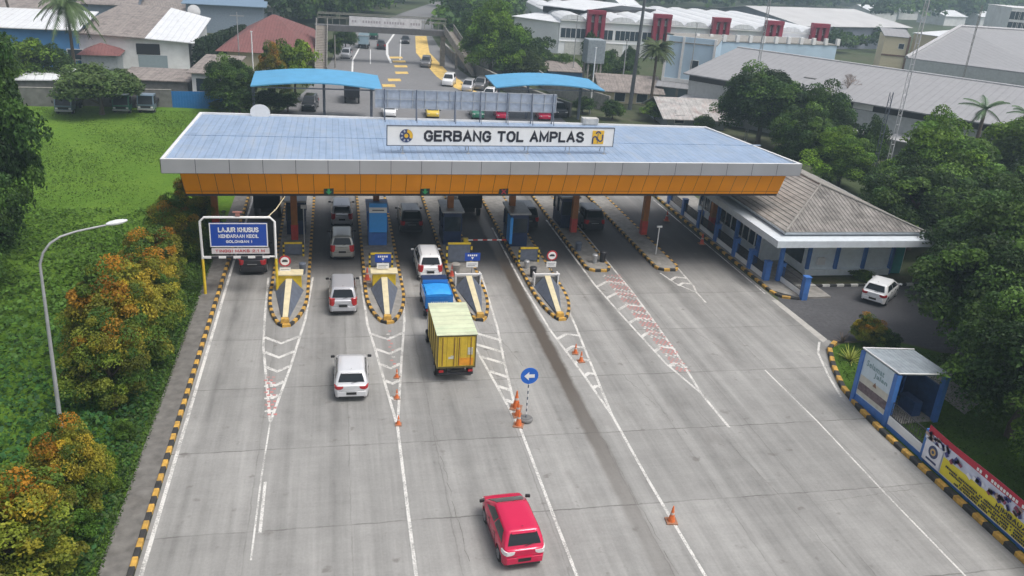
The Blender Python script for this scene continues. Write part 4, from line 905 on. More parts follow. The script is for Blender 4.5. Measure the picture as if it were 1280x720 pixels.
car('mpv', 'silver', .42, 64.0, R(0), 'silver car in front of the grey van-like car, mostly under the canopy', G_Q)
car('mpv', 'white', 6.02, 53.0, R(0), 'white and silver people carrier ahead of the small blue pickup', G_Q, rails=True)
car('suv', 'dark', 5.6, 62.6, R(0), 'dark car with pale roof ahead of the white people carrier', G_Q)
car('suv', 'dark', -5.35, 54.6, R(0), 'black car with red lights under the blue lane sign', G_Q)
car('suv', 'dark', 14.9, 63.6, R(0), 'dark car under the canopy right of the brown column in the middle', G_Q)
car('suv', 'dark', 20.2, 63.0, R(0), 'large dark car under the canopy right of the last booth', G_Q)
car('hatch', 'white', 36.65, 46.95, R(-50), 'white hatchback parked askew in front of the office', 'parked cars')
def trk(kind, x, y, rz, label, name='truck', cat='truck', col='blue', group=None):
    t = thing(name, label, cat, (x, y, .004), rz, group); P_ = CP[col]
    def wheels(W, ys, r=.36):
        for yy in ys:
            for sx in (-1, 1):
                q = MB(); q.disc((sx * (W / 2 - .13), yy, r), (1, 0, 0), r, .24, 20); wh = build('wheel', q, RUB, t, smooth=40); q = MB(); q.disc((sx * (W / 2 - .008), yy, r), (1, 0, 0), r * .5, .02, 12); build('rim', q, RIM, wh)
    def cab(W, y0_, y1_, zt, P_=P_):
        b = MB(); pr = [(y0_, .55), (y1_, .55), (y1_ + .04, 1.1), (y1_ - .22, zt - .08), (y1_ - .4, zt), (y0_ + .05, zt), (y0_, zt - .1)]
        b.loft([[(s_, a, z) for a, z in pr] for s_ in (-W / 2, W / 2)]); c = build('cab', b, P_, t, bevel=.04)
        b = MB(); b.poly([(-W / 2 + .12, y1_ + .035 + .012, 1.15), (W / 2 - .12, y1_ + .047, 1.15), (W / 2 - .16, y1_ - .2, zt - .12), (-W / 2 + .16, y1_ - .2, zt - .12)]); build('windscreen', b, GLASS, c)
        for sx in (-1, 1):
            b = MB(); b.bx(sx * W / 2 - .006 + (.008 * sx), sx * W / 2 + .006 + .008 * sx, y0_ + .25, y1_ - .3, 1.15, zt - .2); build('side_window', b, GLASS, c)
            b = MB(); b.box((sx * (W / 2 + .16), y1_ - .1, 1.5), (.14, .06, .3)); b.tube([(sx * W / 2, y1_ - .1, 1.6), (sx * (W / 2 + .16), y1_ - .1, 1.6)], .015, 5); build('mirror', b, BLACKP, c)
        b = MB(); b.bx(-W / 2 + .2, W / 2 - .2, y0_ - .015, y0_ - .003, 1.2, zt - .25); build('rear_window', b, GLASS, c)
    if kind == 'box':
        L, W = 3.9, 1.98; GT = roofmat('green_yellow_roof_sheet', (.56, .60, .42), .5, 1, .3, .3, .6, .16, (.26, .52, .33)); YB = roofmat('yellow_box_sheet', (.60, .42, .03), .35, 0, .35, .35, .6, .12)
        YB2 = roofmat('yellow_box_side', (.52, .37, .04), .35, 1, .35, .4, .6, .12)
        b = MB(); b.bx(-W / 2, W / 2, -L / 2, L / 2, .85, 2.7, 0); bo = build('cargo_box', b, YB2, t)
        b = MB(); b.slab([(-W / 2 - .05, -L / 2 - .07, 2.74), (W / 2 + .05, -L / 2 - .07, 2.74), (W / 2 + .05, L / 2 + .04, 2.74), (-W / 2 - .05, L / 2 + .04, 2.74)], .035); build('box_roof', b, GT, bo)
        for sx in (-1, 1):
            b = MB(); b.bx(min(sx * .02, sx * (W / 2 - .06)), max(sx * .02, sx * (W / 2 - .06)), -L / 2 - .035, -L / 2 - .003, .95, 2.62); d = build('rear_door', b, YB, bo)
            b = MB(); [b.tube([(sx * xx, -L / 2 - .06, 1.0), (sx * xx, -L / 2 - .06, 2.58)], .018, 6) for xx in (.12, .72)]; build('door_bar', b, mat('rusty_bar', (.20, .10, .04), .8), d)
        b = MB(); b.bx(.10, .86, -L / 2 - .045, -L / 2 - .037, 1.0, 1.42); build('repaired_panel', b, mat('orange_patch', (.72, .30, .02), .5, var=.2, dirt=.2), bo)
        b = MB(); b.bx(.56, .82, -L / 2 - .047, -L / 2 - .037, 1.6, 2.0); build('faded_sticker', b, mat('faded_white', (.5, .5, .42), .7, var=.3, scale=8), bo)
        b = MB(); b.bx(-.42, -.14, -L / 2 - .047, -L / 2 - .037, 1.38, 1.5); b.bx(-.3, -.1, -L / 2 - .047, -L / 2 - .037, 1.5, 1.56); build('faded_sticker', b, mat('faded_white', (.5, .5, .42), .7, var=.3, scale=8), bo)
        b = MB()
        for (a0, a1, c0, c1) in ((-W / 2, W / 2, 2.62, 2.7), (-W / 2, W / 2, .85, .94), (-W / 2, -W / 2 + .06, .94, 2.62), (W / 2 - .06, W / 2, .94, 2.62)): b.bx(a0, a1, -L / 2 - .045, -L / 2 - .002, c0, c1)
        for yy in (-1.2, -.4, .4, 1.2): b.bx(-W / 2 - .035, -W / 2 - .002, yy - .03, yy + .03, .9, 2.66); b.bx(W / 2 + .002, W / 2 + .035, yy - .03, yy + .03, .9, 2.66)
        build('box_frame', b, mat('dirty_dark_frame', (.10, .085, .03), .7), bo)
        b = MB(); b.bx(-.45, .45, -L / 2 + .1, L / 2 + 1.4, .55, .84); b.bx(-.9, .9, -L / 2 + .05, -L / 2 + .13, .42, .56); build('chassis', b, BLK, t)
        b = MB(); b.bx(-.22, .22, -L / 2 + .02, -L / 2 + .045, .6, .72); build('number_plate', b, BLKPL, t)
        for sx in (-1, 1): b = MB(); b.bx(sx * .75 - .12, sx * .75 + .12, -L / 2 + .0, -L / 2 + .05, .6, .72); build('tail_light', b, REDL, t)
        wheels(W, (-L / 2 + .95, L / 2 + .9)); cab(1.75, L / 2 + .12, L / 2 + 1.55, 2.15)
    if kind == 'pickup':
        L, W = 1.9, 1.6; b = MB(); z0_, z1_ = .75, 1.55
        b.bx(-W / 2, W / 2, -L / 2, L / 2, z0_, z0_ + .08)
        for sx in (-1, 1): b.bx(sx * W / 2 - .03, sx * W / 2 + .03, -L / 2, L / 2, z0_ + .08, z1_)
        b.bx(-W / 2 + .03, W / 2 - .03, L / 2 - .05, L / 2, z0_ + .08, z1_ + .25); bed = build('cargo_bed', b, P_, t)
        b = MB(); b.bx(-W / 2, W / 2, -L / 2 - .05, -L / 2 - .003, z0_ + .02, z1_ - .02); [b.bx(-W / 2 + .1 + k * .36, -W / 2 + .36 + k * .36, -L / 2 - .07, -L / 2 - .05, z0_ + .15, z1_ - .14) for k in range(4)]; tg = build('tailgate', b, P_, bed)
        b = MB(); [b.bx(-.5 + k * .13, -.42 + k * .13, -L / 2 - .076, -L / 2 - .071, 1.02 + (k % 2) * .05, 1.2) for k in range(8)]; build('tailgate_pattern', b, mat('pale_stickers', (.45, .55, .65), .5), bed)
        b = MB(); rr_ = [[(a * (W / 2 - .06), yy, z1_ - .1 + (.28 - .1 * a * a) * (1 if abs(yy) < L / 2 - .2 else .6)) for a in (-1, -.6, -.2, .2, .6, 1)] + [((W / 2 - .06), yy, z1_ - .3), (-(W / 2 - .06), yy, z1_ - .3)] for yy in (-L / 2 + .1, -L / 2 + .3, -.2, .3, L / 2 - .12)]
        b.loft(rr_); build('tarpaulin', b, mat('bright_blue_tarpaulin', (.03, .30, .72), .45, var=.12, scale=4, bump=.5), t, smooth=50)
        b = MB(); b.bx(-.4, .4, -L / 2, L / 2 + 1.2, .5, .74); b.bx(-.75, .75, -L / 2 - .05, -L / 2, .42, .55); build('chassis', b, BLK, t); wheels(W, (-L / 2 + .7, L / 2 + .85), .3); cab(1.55, L / 2 + .06, L / 2 + 1.3, 1.75, NAVY)
        for sx in (-1, 1): b = MB(); b.bx(sx * .65 - .09, sx * .65 + .09, -L / 2 - .06, -L / 2 - .01, .56, .7); build('tail_light', b, REDL, t)
    if kind == 'cargo':
        L, W = 4.2, 2.0; b = MB(); b.bx(-W / 2, W / 2, -L / 2, L / 2, .9, 2.6); bed = build('cargo_box', b, P_, t, bevel=.03); b = MB(); [b.bx(-W / 2 - .03, -W / 2 - .002, yy - .03, yy + .03, .9, 2.58) for yy in (-1.4, -.7, 0, .7, 1.4)]; b.bx(-W / 2 - .02, W / 2 + .02, -L / 2 - .06, -L / 2 - .003, 2.45, 2.57); build('box_frame', b, STEEL, bed)
        b = MB(); b.bx(-.45, .45, -L / 2 + .1, L / 2 + 1.4, .55, .88); build('chassis', b, BLK, t); wheels(W, (-L / 2 + .9, L / 2 + .9), .42); cab(1.85, L / 2 + .1, L / 2 + 1.6, 2.3)
    if kind == 'frontcab':  # seen from the front: a cab facing the camera
        cab(1.8, 0, 1.6, 2.2); b = MB(); b.bx(-.9, .9, -3.2, -.1, .9, 1.35); build('cargo_bed', b, BLK, t); b = MB(); b.bx(-.9, .9, 1.6, 1.72, .5, .68); build('bumper', b, STEEL, t); wheels(1.8, (.9, -2.3)); b = MB(); b.bx(-.6, .6, 1.62, 1.65, .75, .98); build('grille', b, BLACKP, t)
        for sx in (-1, 1): b = MB(); b.bx(sx * .68 - .13, sx * .68 + .13, 1.63, 1.67, .74, .92); build('headlight', b, WHL, t)
    return t
trk('box', 5.83, 39.3, R(.5), 'yellow box truck with greenish roof sheets and an orange patched rear door', col='grey')
trk('pickup', 5.85, 45.95, R(1), 'small blue pickup with bright blue tarpaulin just ahead of the yellow truck', 'pickup_truck', 'pickup', 'blue')
trk('cargo', -5.2, 66.0, 0, 'black-bodied truck under the canopy in the leftmost lane', col='dark')
trk('cargo', 10.6, 66.4, 0, 'dark truck with pale rear rail under the canopy, right of the third booth', col='dark')
# beyond the canopy
G_R = 'vehicles on the road beyond the canopy'
car('suv', 'dark', -3.0, 108.5, R(180 - 6), 'dark car under the left blue arched roof', G_R); trk('cargo', 2.3, 114.5, R(-2), 'dark truck with a pale blue load under the left arched roof edge', col='dark', group=G_R)
car('mpv', 'silver', 2.2, 156.9, R(172), 'silver car coming down the left side of the far road', G_R)
trk('cargo', 5.8, 172, R(-5), 'pale blue truck on the far road near the footbridge', col='lblue', group=G_R); trk('cargo', 8.3, 188, R(-5), 'dark green truck under the footbridge', col='green', group=G_R)
car('suv', 'dark', 9.2, 172, R(-4), 'dark car beside the pale blue truck on the far road', G_R); car('sedan', 'dark', 14.8, 183, R(176), 'dark car right of the white curved line, below the footbridge', G_R)
car('suv', 'grey', 15.8, 150, R(172), 'grey car on the yellow shoulder strip of the far road', G_R)
car('suv', 'white', 17.4, 131, R(165), 'white off-roader at the head of the queue on the right shoulder', G_R); car('mpv', 'silver', 19.8, 126.4, R(162), 'silver car second in the queue on the right shoulder', G_R)
car('suv', 'grey', 22.0, 128.3, R(160), 'dark grey car beside the silver one on the right shoulder', G_R); car('hatch', 'white', 22.0, 120.4, R(160), 'white car last in the queue on the right shoulder', G_R)
for px, py, cc, kd, lb in ((487, 146, 'white', 'hatch', 'white car seen under the left end of the rear sign'), (541, 147, 'yellow', 'hatch', 'yellow car seen under the rear sign'), (597, 148, 'green', 'mpv', 'dark green car seen under the middle of the rear sign'), (627, 149, 'red', 'hatch', 'red car seen under the rear sign'), (680, 150, 'red', 'hatch', 'red car seen under the right end of the rear sign'), (700, 146, 'dark', 'suv', 'dark car just right of the rear sign')):
    x, y = at(px, py); car(kd, cc, x, y + 1, R(178), lb, G_R)
for px, py, cc, lb in ((79, 146, 'steelb', 'old blue-grey truck cab parked in the field, left of the umbrella tree'), (151, 145, 'green', 'dark green truck cab parked under the right side of the umbrella tree'), (182, 144, 'steelb', 'blue and green truck cab parked right of the umbrella tree')):
    x, y = at(px, py); trk('frontcab', x, y + 2, R(180), lb, col=cc, group='old trucks in the field')

# ================================================================== OFFICE AND FORECOURT
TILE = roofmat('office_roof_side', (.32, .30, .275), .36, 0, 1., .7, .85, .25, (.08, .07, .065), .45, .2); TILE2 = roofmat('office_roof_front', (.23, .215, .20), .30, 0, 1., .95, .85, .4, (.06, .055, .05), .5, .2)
of = thing('office_building', 'low white and blue toll office with a weathered grey tiled hip roof', 'building', (30.1, 49.3, 0))
b = MB(); WW = mat('office_wall', (.80, .86, .88), .75, var=.06, dirt=.15); b.bx(33.2, 41.2, 51.2, 66, .1, 3.2); b.bx(31.2, 33.2, 54.0, 66, .1, 3.2); build('wall', b, WW, of, world=True)
b = MB(); b.bx(31.1, 31.19, 55, 65.5, .9, 2.6); b.bx(33.1, 33.19, 51.6, 53.9, .8, 2.7); build('window', b, BGLASS, of, world=True)
b = MB(); [b.bx(31.04, 31.1, 55 + k * 1.05, 55.08 + k * 1.05, .85, 2.65) for k in range(11)]; build('window_frame', b, WHITE, of, world=True)
b = MB(); b.bx(33.15, 40.0, 50.9, 51.15, .1, .55); b.bx(33.2, 40.0, 51.15, 51.19, .55, .62); build('plinth', b, WW, of, world=True)
for x_ in (33.35, 35.6, 37.85, 40.1): b = MB(); b.bx(x_ - .12, x_ + .12, 51.0, 51.197, .12, 3.2); build('column', b, BLUEP, of, world=True)
for y_ in (50.0, 53.5, 57.0, 60.5): b = MB(); b.bx(30.4, 30.65, y_ - .12, y_ + .12, .13, 3.2); build('column', b, BLUEP, of, world=True)
b = MB(); b.bx(40.35, 41.1, 51.12, 51.197, .12, 2.6); build('door', b, mat('teal_door', (.03, .30, .30), .5), of, world=True)
b = MB(); b.prism([(28.95, 48.2), (41.0, 48.2), (41.6, 50), (41.6, 66), (28.95, 66)], 3.25, 3.72); build('canopy_slab', b, mat('pale_slab', (.60, .65, .69), .6, var=.06, dirt=.15), of, world=True)
b = MB(); b.prism([(29.95, 49.2), (40.65, 49.2), (40.65, 66), (29.95, 66)], 3.85, 4.02); build('gutter', b, mat('pale_slab', (.6, .6, .6)), of, world=True)
b = MB(); b.bx(30.3, 40.4, 49.6, 65.8, 3.72, 3.85); build('eave_gap', b, BLK, of, world=True)
ex0, ex1, ey0, ey1, ez, az_ = 29.85, 40.75, 49.1, 66.2, 4.06, 5.9; cxr = (ex0 + ex1) / 2; ya = 54.6; yb2 = 61
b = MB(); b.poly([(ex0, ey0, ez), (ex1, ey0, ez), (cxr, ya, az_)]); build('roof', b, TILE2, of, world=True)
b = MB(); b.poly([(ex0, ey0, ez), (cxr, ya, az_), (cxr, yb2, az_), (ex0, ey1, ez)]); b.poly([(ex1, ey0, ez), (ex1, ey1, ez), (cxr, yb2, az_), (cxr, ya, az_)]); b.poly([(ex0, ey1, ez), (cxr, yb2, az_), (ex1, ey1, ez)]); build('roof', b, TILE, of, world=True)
b = MB(); b.tube([(ex0, ey0, ez + .03), (cxr, ya, az_ + .04), (ex1, ey0, ez + .03)], .09, 6); b.tube([(cxr, ya, az_ + .04), (cxr, yb2, az_ + .04)], .09, 6); build('ridge_tiles', b, CONC, of, world=True)
b = MB(); b.bx(33.9, 34.5, 50.75, 51.0, 1.0, 1.5); build('air_conditioner', b, WHITE, of, world=True)
# pillar fence beside the office
ordn = ['first', 'second', 'third', 'fourth', 'fifth', 'sixth', 'seventh', 'eighth', 'ninth', 'tenth', 'eleventh', 'twelfth']
pil = [(30.85, 46.95, 1.62), (30.75, 50.1, 1.4), (29.7, 50.2, 1.5), (29.65, 52.5, 1.5), (29.6, 55.0, 1.5), (29.6, 58.4, 1.5), (29.6, 61.8, 1.5), (29.6, 65.2, 1.5), (29.6, 68.6, 1.5)]
fn = thing('pillar_fence', 'low fence of square blue pillars with dark railings and white base beside the office kerb', 'fence', (29.6, 47, 0))
for i, (x, y, h) in enumerate(pil):
    b = MB(); b.bx(x - .2, x + .2, y - .2, y + .2, .0, h); b.bx(x - .23, x + .23, y - .23, y + .23, h, h + .06); build('pillar', b, BLUEP, fn, world=True)
for i in range(len(pil) - 1):
    (x, y, h), (u, v, k) = pil[i], pil[i + 1]
    if i == 1: continue
    a = Vector((x, y)); c = Vector((u, v)); d = (c - a).normalized(); a += d * .2; c -= d * .2; m_ = (a + c) / 2; L_ = (c - a).length; an = math.atan2(d.y, d.x)
    b = MB(); b.box((m_.x, m_.y, .3), (L_, .14, .36), rz=an); build('base_wall', b, WHITEW, fn, world=True)
    b = MB(); n_ = max(3, int(L_ / .12)); [b.box((a.x + (c.x - a.x) * (q + .5) / n_, a.y + (c.y - a.y) * (q + .5) / n_, .85), (.03, .03, .75), rz=an) for q in range(n_)]; [b.box((m_.x, m_.y, z), (L_, .04, .04), rz=an) for z in (.52, 1.2)]; build('railing', b, BLK, fn, world=True)
# billboard booth ------------------------------------------------------------
bo0, bo1 = Vector((26.35, 33.75)), Vector((26.5, 31.2)); bh = 3.05
gb = thing('guard_shelter', 'blue shelter with a pale printed board facing the road and a grey sheet roof', 'shelter', (bo0.x, bo0.y, 0))
d = (bo1 - bo0).normalized(); nr = Vector((d.y, -d.x)); nr = nr if nr.x > 0 else -nr; D_ = 2.9; Lb = (bo1 - bo0).length
def bp(u, v, z): q = bo0 + d * u + nr * v; return (q.x, q.y, z)
for u, v in ((0, 0), (Lb, 0), (0, D_), (Lb, D_)):
    b = MB(); c = bp(u, v, bh / 2 - .05 if v == 0 else 1.35); b.box(c, (.26, .26, bh - .1 if v == 0 else 2.7), rz=math.atan2(d.y, d.x)); build('post', b, BLUEP, gb, world=True)
b = MB(); b.box(bp(Lb / 2, .02, .28), (Lb, .16, .56), rz=math.atan2(d.y, d.x)); build('base_wall', b, BLUEP, gb, world=True)
b = MB(); b.box(bp(Lb / 2, 0, 1.75), (Lb - .24, .1, 2.4), rz=math.atan2(d.y, d.x)); bd = build('board', b, mat('board_pale_blue', (.58, .68, .74), .5, var=.06), gb, world=True)
def onface(u0, u1, z0_, z1_, m_, nm, off=.056, par=bd, sub=True):
    b = MB(); b.poly([bp(u0, -off, z0_), bp(u1, -off, z0_), bp(u1, -off, z1_), bp(u0, -off, z1_)]); o = build(nm, b, m_, par); o.data.transform(Matrix.Translation((-bo0.x, -bo0.y, 0))); return o
onface(.16, Lb - .16, .62, 1.32, mat('board_brown', (.16, .12, .13), .6, var=.4, scale=6), 'printed_photo'); onface(.16, Lb - .16, .62, .86, mat('board_cream', (.58, .56, .48), .6), 'lower_band', .058)
onface(.16, Lb - .16, 1.32, 1.72, mat('board_cream', (.6, .57, .5)), 'middle_band', .0575)
b = MB(); b.poly([bp(1.15, -.06, 1.55), bp(1.45, -.06, 1.55), bp(1.3, -.06, 1.82)]); o = build('small_mark', b, mat('mark_brown', (.25, .14, .08), .6), bd); o.data.transform(Matrix.Translation((-bo0.x, -bo0.y, 0)))
TGR = mat('text_grey_green', (.20, .32, .34), .5, var=0)
for body, z, wd in (('Selamat', 2.5, 1.35), ('Jalan', 2.12, 1.0)):
    p = bp(Lb * (.42 if body == 'Selamat' else .62), -.062, z); text('lettering', body, .4, TGR, bd, Matrix.Translation((-bo0.x, -bo0.y, 0)) @ face_mtx(p, (d.x, d.y, 0)), .03, wd, .002, .32)
SHT = roofmat('grey_blue_sheet', (.27, .31, .34), .25, 0, .5, .8, .5, .25)
b = MB(); b.slab([bp(-.1, -.05, bh), bp(Lb + .1, -.05, bh), bp(Lb + .1, D_ + .2, 2.75), bp(-.1, D_ + .2, 2.75)], .06); build('roof', b, SHT, gb, world=True)
b = MB(); [b.tube([bp(-.12 if k == 0 else Lb + .12, -.08, bh + .03), bp(-.12 if k == 0 else Lb + .12, D_ + .2, 2.8)], .035, 6) for k in (0, 1)]; b.tube([bp(-.12, -.08, bh + .03), bp(Lb + .12, -.08, bh + .03)], .035, 6); build('roof_edge', b, WHITE, gb, world=True)
b = MB(); b.box(bp(Lb / 2, D_ + .0, 1.05), (Lb, .1, 1.9), rz=math.atan2(d.y, d.x)); b.box(bp(0, D_ / 2, 1.2), (.1, D_ - .2, 2.3), rz=math.atan2(d.y, d.x)); build('back_wall', b, mat('shelter_shaded_blue', (.02, .06, .17), .6, var=.2), gb, world=True)  # blue darkened to carry the shade inside the shelter, desk too
b = MB(); b.box(bp(Lb / 2, D_ / 2, .1), (Lb, D_, .1), rz=math.atan2(d.y, d.x)); build('floor', b, CONC, gb, world=True)
b = MB(); b.box(bp(Lb * .6, D_ * .75, .55), (1.1, .5, .8), rz=math.atan2(d.y, d.x)); build('desk', b, mat('shelter_shaded_blue', (.02, .06, .17)), gb, world=True)
# rail fence and banner
fa, fb_, fe = Vector((26.5, 30.95)), Vector((26.5, 28.4)), Vector((26.5, 15.5))
fn2 = thing('rail_fence', 'black iron rail fence on a white and blue base wall along the right kerb', 'fence', (26.5, 28.4, 0))
b = MB(); b.bx(26.42, 26.58, 15.5, 31.0, .1, .34); build('base_wall', b, BLUEP, fn2, world=True); b = MB(); b.bx(26.44, 26.56, 15.5, 31.0, .34, .78); build('base_wall', b, WHITEW, fn2, world=True)
for y_ in (28.25, 25.2, 22.1, 19.0, 16): b = MB(); b.bx(26.37, 26.63, y_ - .13, y_ + .13, .1, 1.72); build('pillar', b, BLUEP, fn2, world=True)
b = MB()
for k in range(100): y_ = 31.0 - k * .15; b.box((26.5, y_, 1.15), (.022, .022, .75)); 
for k in range(50): y_ = 30.9 - k * .3; b.box((26.5, y_, 1.1), (.02, .22, .02), rx=.8); b.box((26.5, y_, 1.1), (.02, .22, .02), rx=-.8)
b.bx(26.48, 26.52, 15.6, 31.0, .8, .84); b.bx(26.48, 26.52, 15.6, 31.0, 1.5, 1.54); build('railing', b, BLK, fn2, world=True)
bn = thing('banner', 'long printed banner with red top, yellow notice and black writing hung on the right fence', 'banner', (26.3, 28.2, 0)); X_ = 26.3; ya_, yb_ = 28.15, 17.5
def bq(y0_, y1_, z0_, z1_, m_, nm, off, par, skew=0):
    b = MB(); n_ = 24
    for i in range(n_):
        a, c = y0_ + (y1_ - y0_) * i / n_, y0_ + (y1_ - y0_) * (i + 1) / n_; wv = lambda y: .006 * math.sin(y * 2.3); sg_ = lambda y: .04 * math.sin((y - 16) * 1.05)
        b.poly([(X_ + wv(a) - off, a, z0_), (X_ + wv(c) - off, c, z0_), (X_ + wv(c) - off, c, z1_ + sg_(c)), (X_ + wv(a) - off, a, z1_ + sg_(a))])
    return build(nm, b, m_, par, world=par is bn) if par is bn else (lambda o: (o.data.transform(Matrix.Translation(-bn.location)), o)[1])(build(nm, b, m_, par))
BW = mat('banner_lilac', (.60, .62, .74), .6, var=.15, scale=2); sh_ = bq(ya_, yb_, .32, 2.05, BW, 'sheet', 0, bn)
bq(ya_, yb_, 1.72, 2.05, mat('banner_red', (.50, .02, .05), .6, var=.1), 'red_band', .006, sh_); bq(26.9, yb_, .36, 1.22, mat('banner_yellow', (.78, .66, .04), .6, var=.04), 'yellow_notice', .006, sh_)
b = MB(); rr2 = random.Random(3)
for k in range(100):
    y_ = 28.1 - rr2.random() ** 1.2 * 10.3; z_ = 1.3 + rr2.random() * .42
    if 26.6 > y_ > 24.2: z_ = 1.25 + rr2.random() * .25
    b.box((X_ - .045, y_, z_), (.004, .12 + rr2.random() * .25, .08 + rr2.random() * .14), rx=rr2.random(), mi=rr2.choice((0, 0, 1, 2, 3)))
cr_ = build('crowd_picture', b, [mat('print_navy', (.05, .05, .20), .6), mat('print_maroon', (.25, .05, .10), .6), mat('print_skin', (.42, .30, .26), .6), mat('print_white', (.75, .75, .8), .6)], sh_); cr_.data.transform(Matrix.Translation(-bn.location))
TB = Matrix.Translation(-bn.location)
b = MB(); b.poly([(X_ - .05, 28.1, .36), (X_ - .05, 26.95, .36), (X_ - .05, 26.95, 1.4), (X_ - .05, 28.1, 1.4)]); o = build('logo_field', b, mat('print_white', (.75, .75, .8)), sh_); o.data.transform(TB)
b = MB(); b.disc((X_ - .055, 27.5, 1.0), (1, 0, 0), .3, .01, 28); o = build('emblem', b, mat('emblem_navy', (.03, .05, .14)), sh_); o.data.transform(TB)
b = MB(); b.disc((X_ - .062, 27.5, 1.0), (1, 0, 0), .17, .01, 20); o = build('emblem', b, mat('emblem_ochre', (.6, .4, .15), .6), sh_); o.data.transform(TB)
b = MB(); b.disc((X_ - .068, 27.5, 1.0), (1, 0, 0), .08, .01, 16); b.bx(X_ - .058, X_ - .054, 27.15, 27.85, .5, .6); o = build('emblem', b, mat('emblem_navy', (.03, .05, .14)), sh_); o.data.transform(TB)
def btxt(s_, y_, z_, sz, wd, m_=BKL, h_=None): text('lettering', s_, sz, m_, sh_, TB @ face_mtx((X_ - .06, y_, z_), (0, -1, 0)), .03, wd, .002, h_)
letters('lettering', 'HIMBAUAN', .2, 1.9, BKL, sh_, TB @ face_mtx((X_ - .06, 22.6, 1.07), (0, -1, 0)), .24)
b = MB(); rr2 = random.Random(5)
for row, (z_, ya3, yb3) in enumerate(((.88, 26.6, 18.2), (.74, 26.3, 18.4), (.60, 25.6, 19.0), (.47, 25.9, 18.8))):
    y_ = ya3
    while y_ > yb3:
        w_ = rr2.uniform(.07, .11)
        if rr2.random() > .14: b.bx(X_ - .058, X_ - .052, y_ - w_ * .75, y_, z_ - .04, z_ + .04 + rr2.choice((0, 0, .015)))
        y_ -= w_
o = build('small_print', b, BKL, sh_); o.data.transform(TB)
b = MB(); rr2 = random.Random(8); y_ = 25.0
while y_ > 18: 
    if rr2.random() > .15: b.bx(X_ - .058, X_ - .052, y_ - .12, y_, 1.8, 1.94)
    y_ -= .17
o = build('red_band_print', b, SIGNW, sh_); o.data.transform(TB)
# ================================================================== BACKGROUND BUILDINGS
def frame_of(p0, p1):
    a, b = Vector(p0), Vector(p1); d = b - a; return a, d.length, math.atan2(d.y, d.x)
def win_part(root, u, z, w_, h_, y=0., nm='window', fr=WHITE, gl=BGLASS, bars=0):
    b = MB(); e = .08; b.bx(u - w_ / 2 - e, u + w_ / 2 + e, y - .06, y - .003, z - h_ / 2 - e, z - h_ / 2); b.bx(u - w_ / 2 - e, u + w_ / 2 + e, y - .06, y - .003, z + h_ / 2, z + h_ / 2 + e)
    for s_ in (-1, 1): b.bx(u + s_ * (w_ / 2 + e / 2) - e / 2, u + s_ * (w_ / 2 + e / 2) + e / 2, y - .06, y - .003, z - h_ / 2, z + h_ / 2)
    for k in range(1, bars + 1): x_ = u - w_ / 2 + w_ * k / (bars + 1); b.bx(x_ - .04, x_ + .04, y - .06, y - .003, z - h_ / 2, z + h_ / 2)
    f_ = build(nm, b, fr, root); b = MB(); b.bx(u - w_ / 2, u + w_ / 2, y - .03, y - .002, z - h_ / 2, z + h_ / 2); build('pane', b, gl, f_)
def building(name, label, cat, p0, p1, depth, h, wallm, roof='gable', rh=1.2, roofm=None, over=.4, wins=(), z0=0., ridge='long', back=0.):
    a, L, an = frame_of(p0, p1); t = thing(name, label, cat, (a.x, a.y, z0), an)
    b = MB(); b.bx(0, L, 0, depth, 0, h)
    if roof == 'gable' and ridge == 'long': [b.poly([(x_, 0, h), (x_, depth, h), (x_, depth / 2, h + rh)]) for x_ in (0.001, L - .001)]
    if roof == 'gable' and ridge == 'deep': [b.poly([(0, y_, h), (L, y_, h), (L / 2, y_, h + rh)]) for y_ in (0.001, depth - .001)]
    build('wall', b, wallm, t); o = over; b = MB(); th = .12
    if roof == 'gable' and ridge == 'long':
        zo = h - rh * o / (depth / 2)
        b.slab([(-o, -o, zo + th), (L + o, -o, zo + th), (L + o, depth / 2, h + rh + th), (-o, depth / 2, h + rh + th)], th); b.slab([(-o, depth / 2, h + rh + th), (L + o, depth / 2, h + rh + th), (L + o, depth + o, zo + th), (-o, depth + o, zo + th)], th)
    elif roof == 'gable':
        zo = h - rh * o / (L / 2)
        b.slab([(-o, -o, zo + th), (L / 2, -o, h + rh + th), (L / 2, depth + o, h + rh + th), (-o, depth + o, zo + th)], th); b.slab([(L / 2, -o, h + rh + th), (L + o, -o, zo + th), (L + o, depth + o, zo + th), (L / 2, depth + o, h + rh + th)], th)
    elif roof == 'shed': b.slab([(-o, -o, h + th), (L + o, -o, h + th), (L + o, depth + o, h + rh + th), (-o, depth + o, h + rh + th)], th)
    elif roof == 'hip':
        e = min(depth / 2, L / 2) * .95; A = [(-o, -o, h + .02), (L + o, -o, h + .02), (L + o, depth + o, h + .02), (-o, depth + o, h + .02)]; r0, r1_ = (e, depth / 2, h + rh), (L - e, depth / 2, h + rh)
        b.poly([A[0], A[1], r1_, r0]); b.poly([A[1], A[2], r1_]); b.poly([A[2], A[3], r0, r1_]); b.poly([A[3], A[0], r0]); b.poly(A[::-1])
    else: b.bx(-.1, L + .1, -.1, depth + .1, h, h + .15)
    build('roof', b, roofm or WHITE, t)
    for w_ in wins: win_part(t, *w_)
    return t, L
RW = roofmat('white_sheet_roof', (.72, .74, .76), .9, 0, .4, .22, .5, .05); RG = roofmat('grey_sheet_roof', (.29, .29, .30), .9, 0, .3, .16, .6, .08, (.22, .22, .22)); RGD = roofmat('weathered_roof', (.27, .235, .215), .5, 0, .6, .75, .8, .3)
RB = roofmat('maroon_tile_roof', (.19, .075, .07), .45, 0, .6, .35, .8, .15); RT = roofmat('patchy_tile_roof', (.40, .39, .38), .5, 0, .5, .5, .8, .3, (.24, .10, .07))
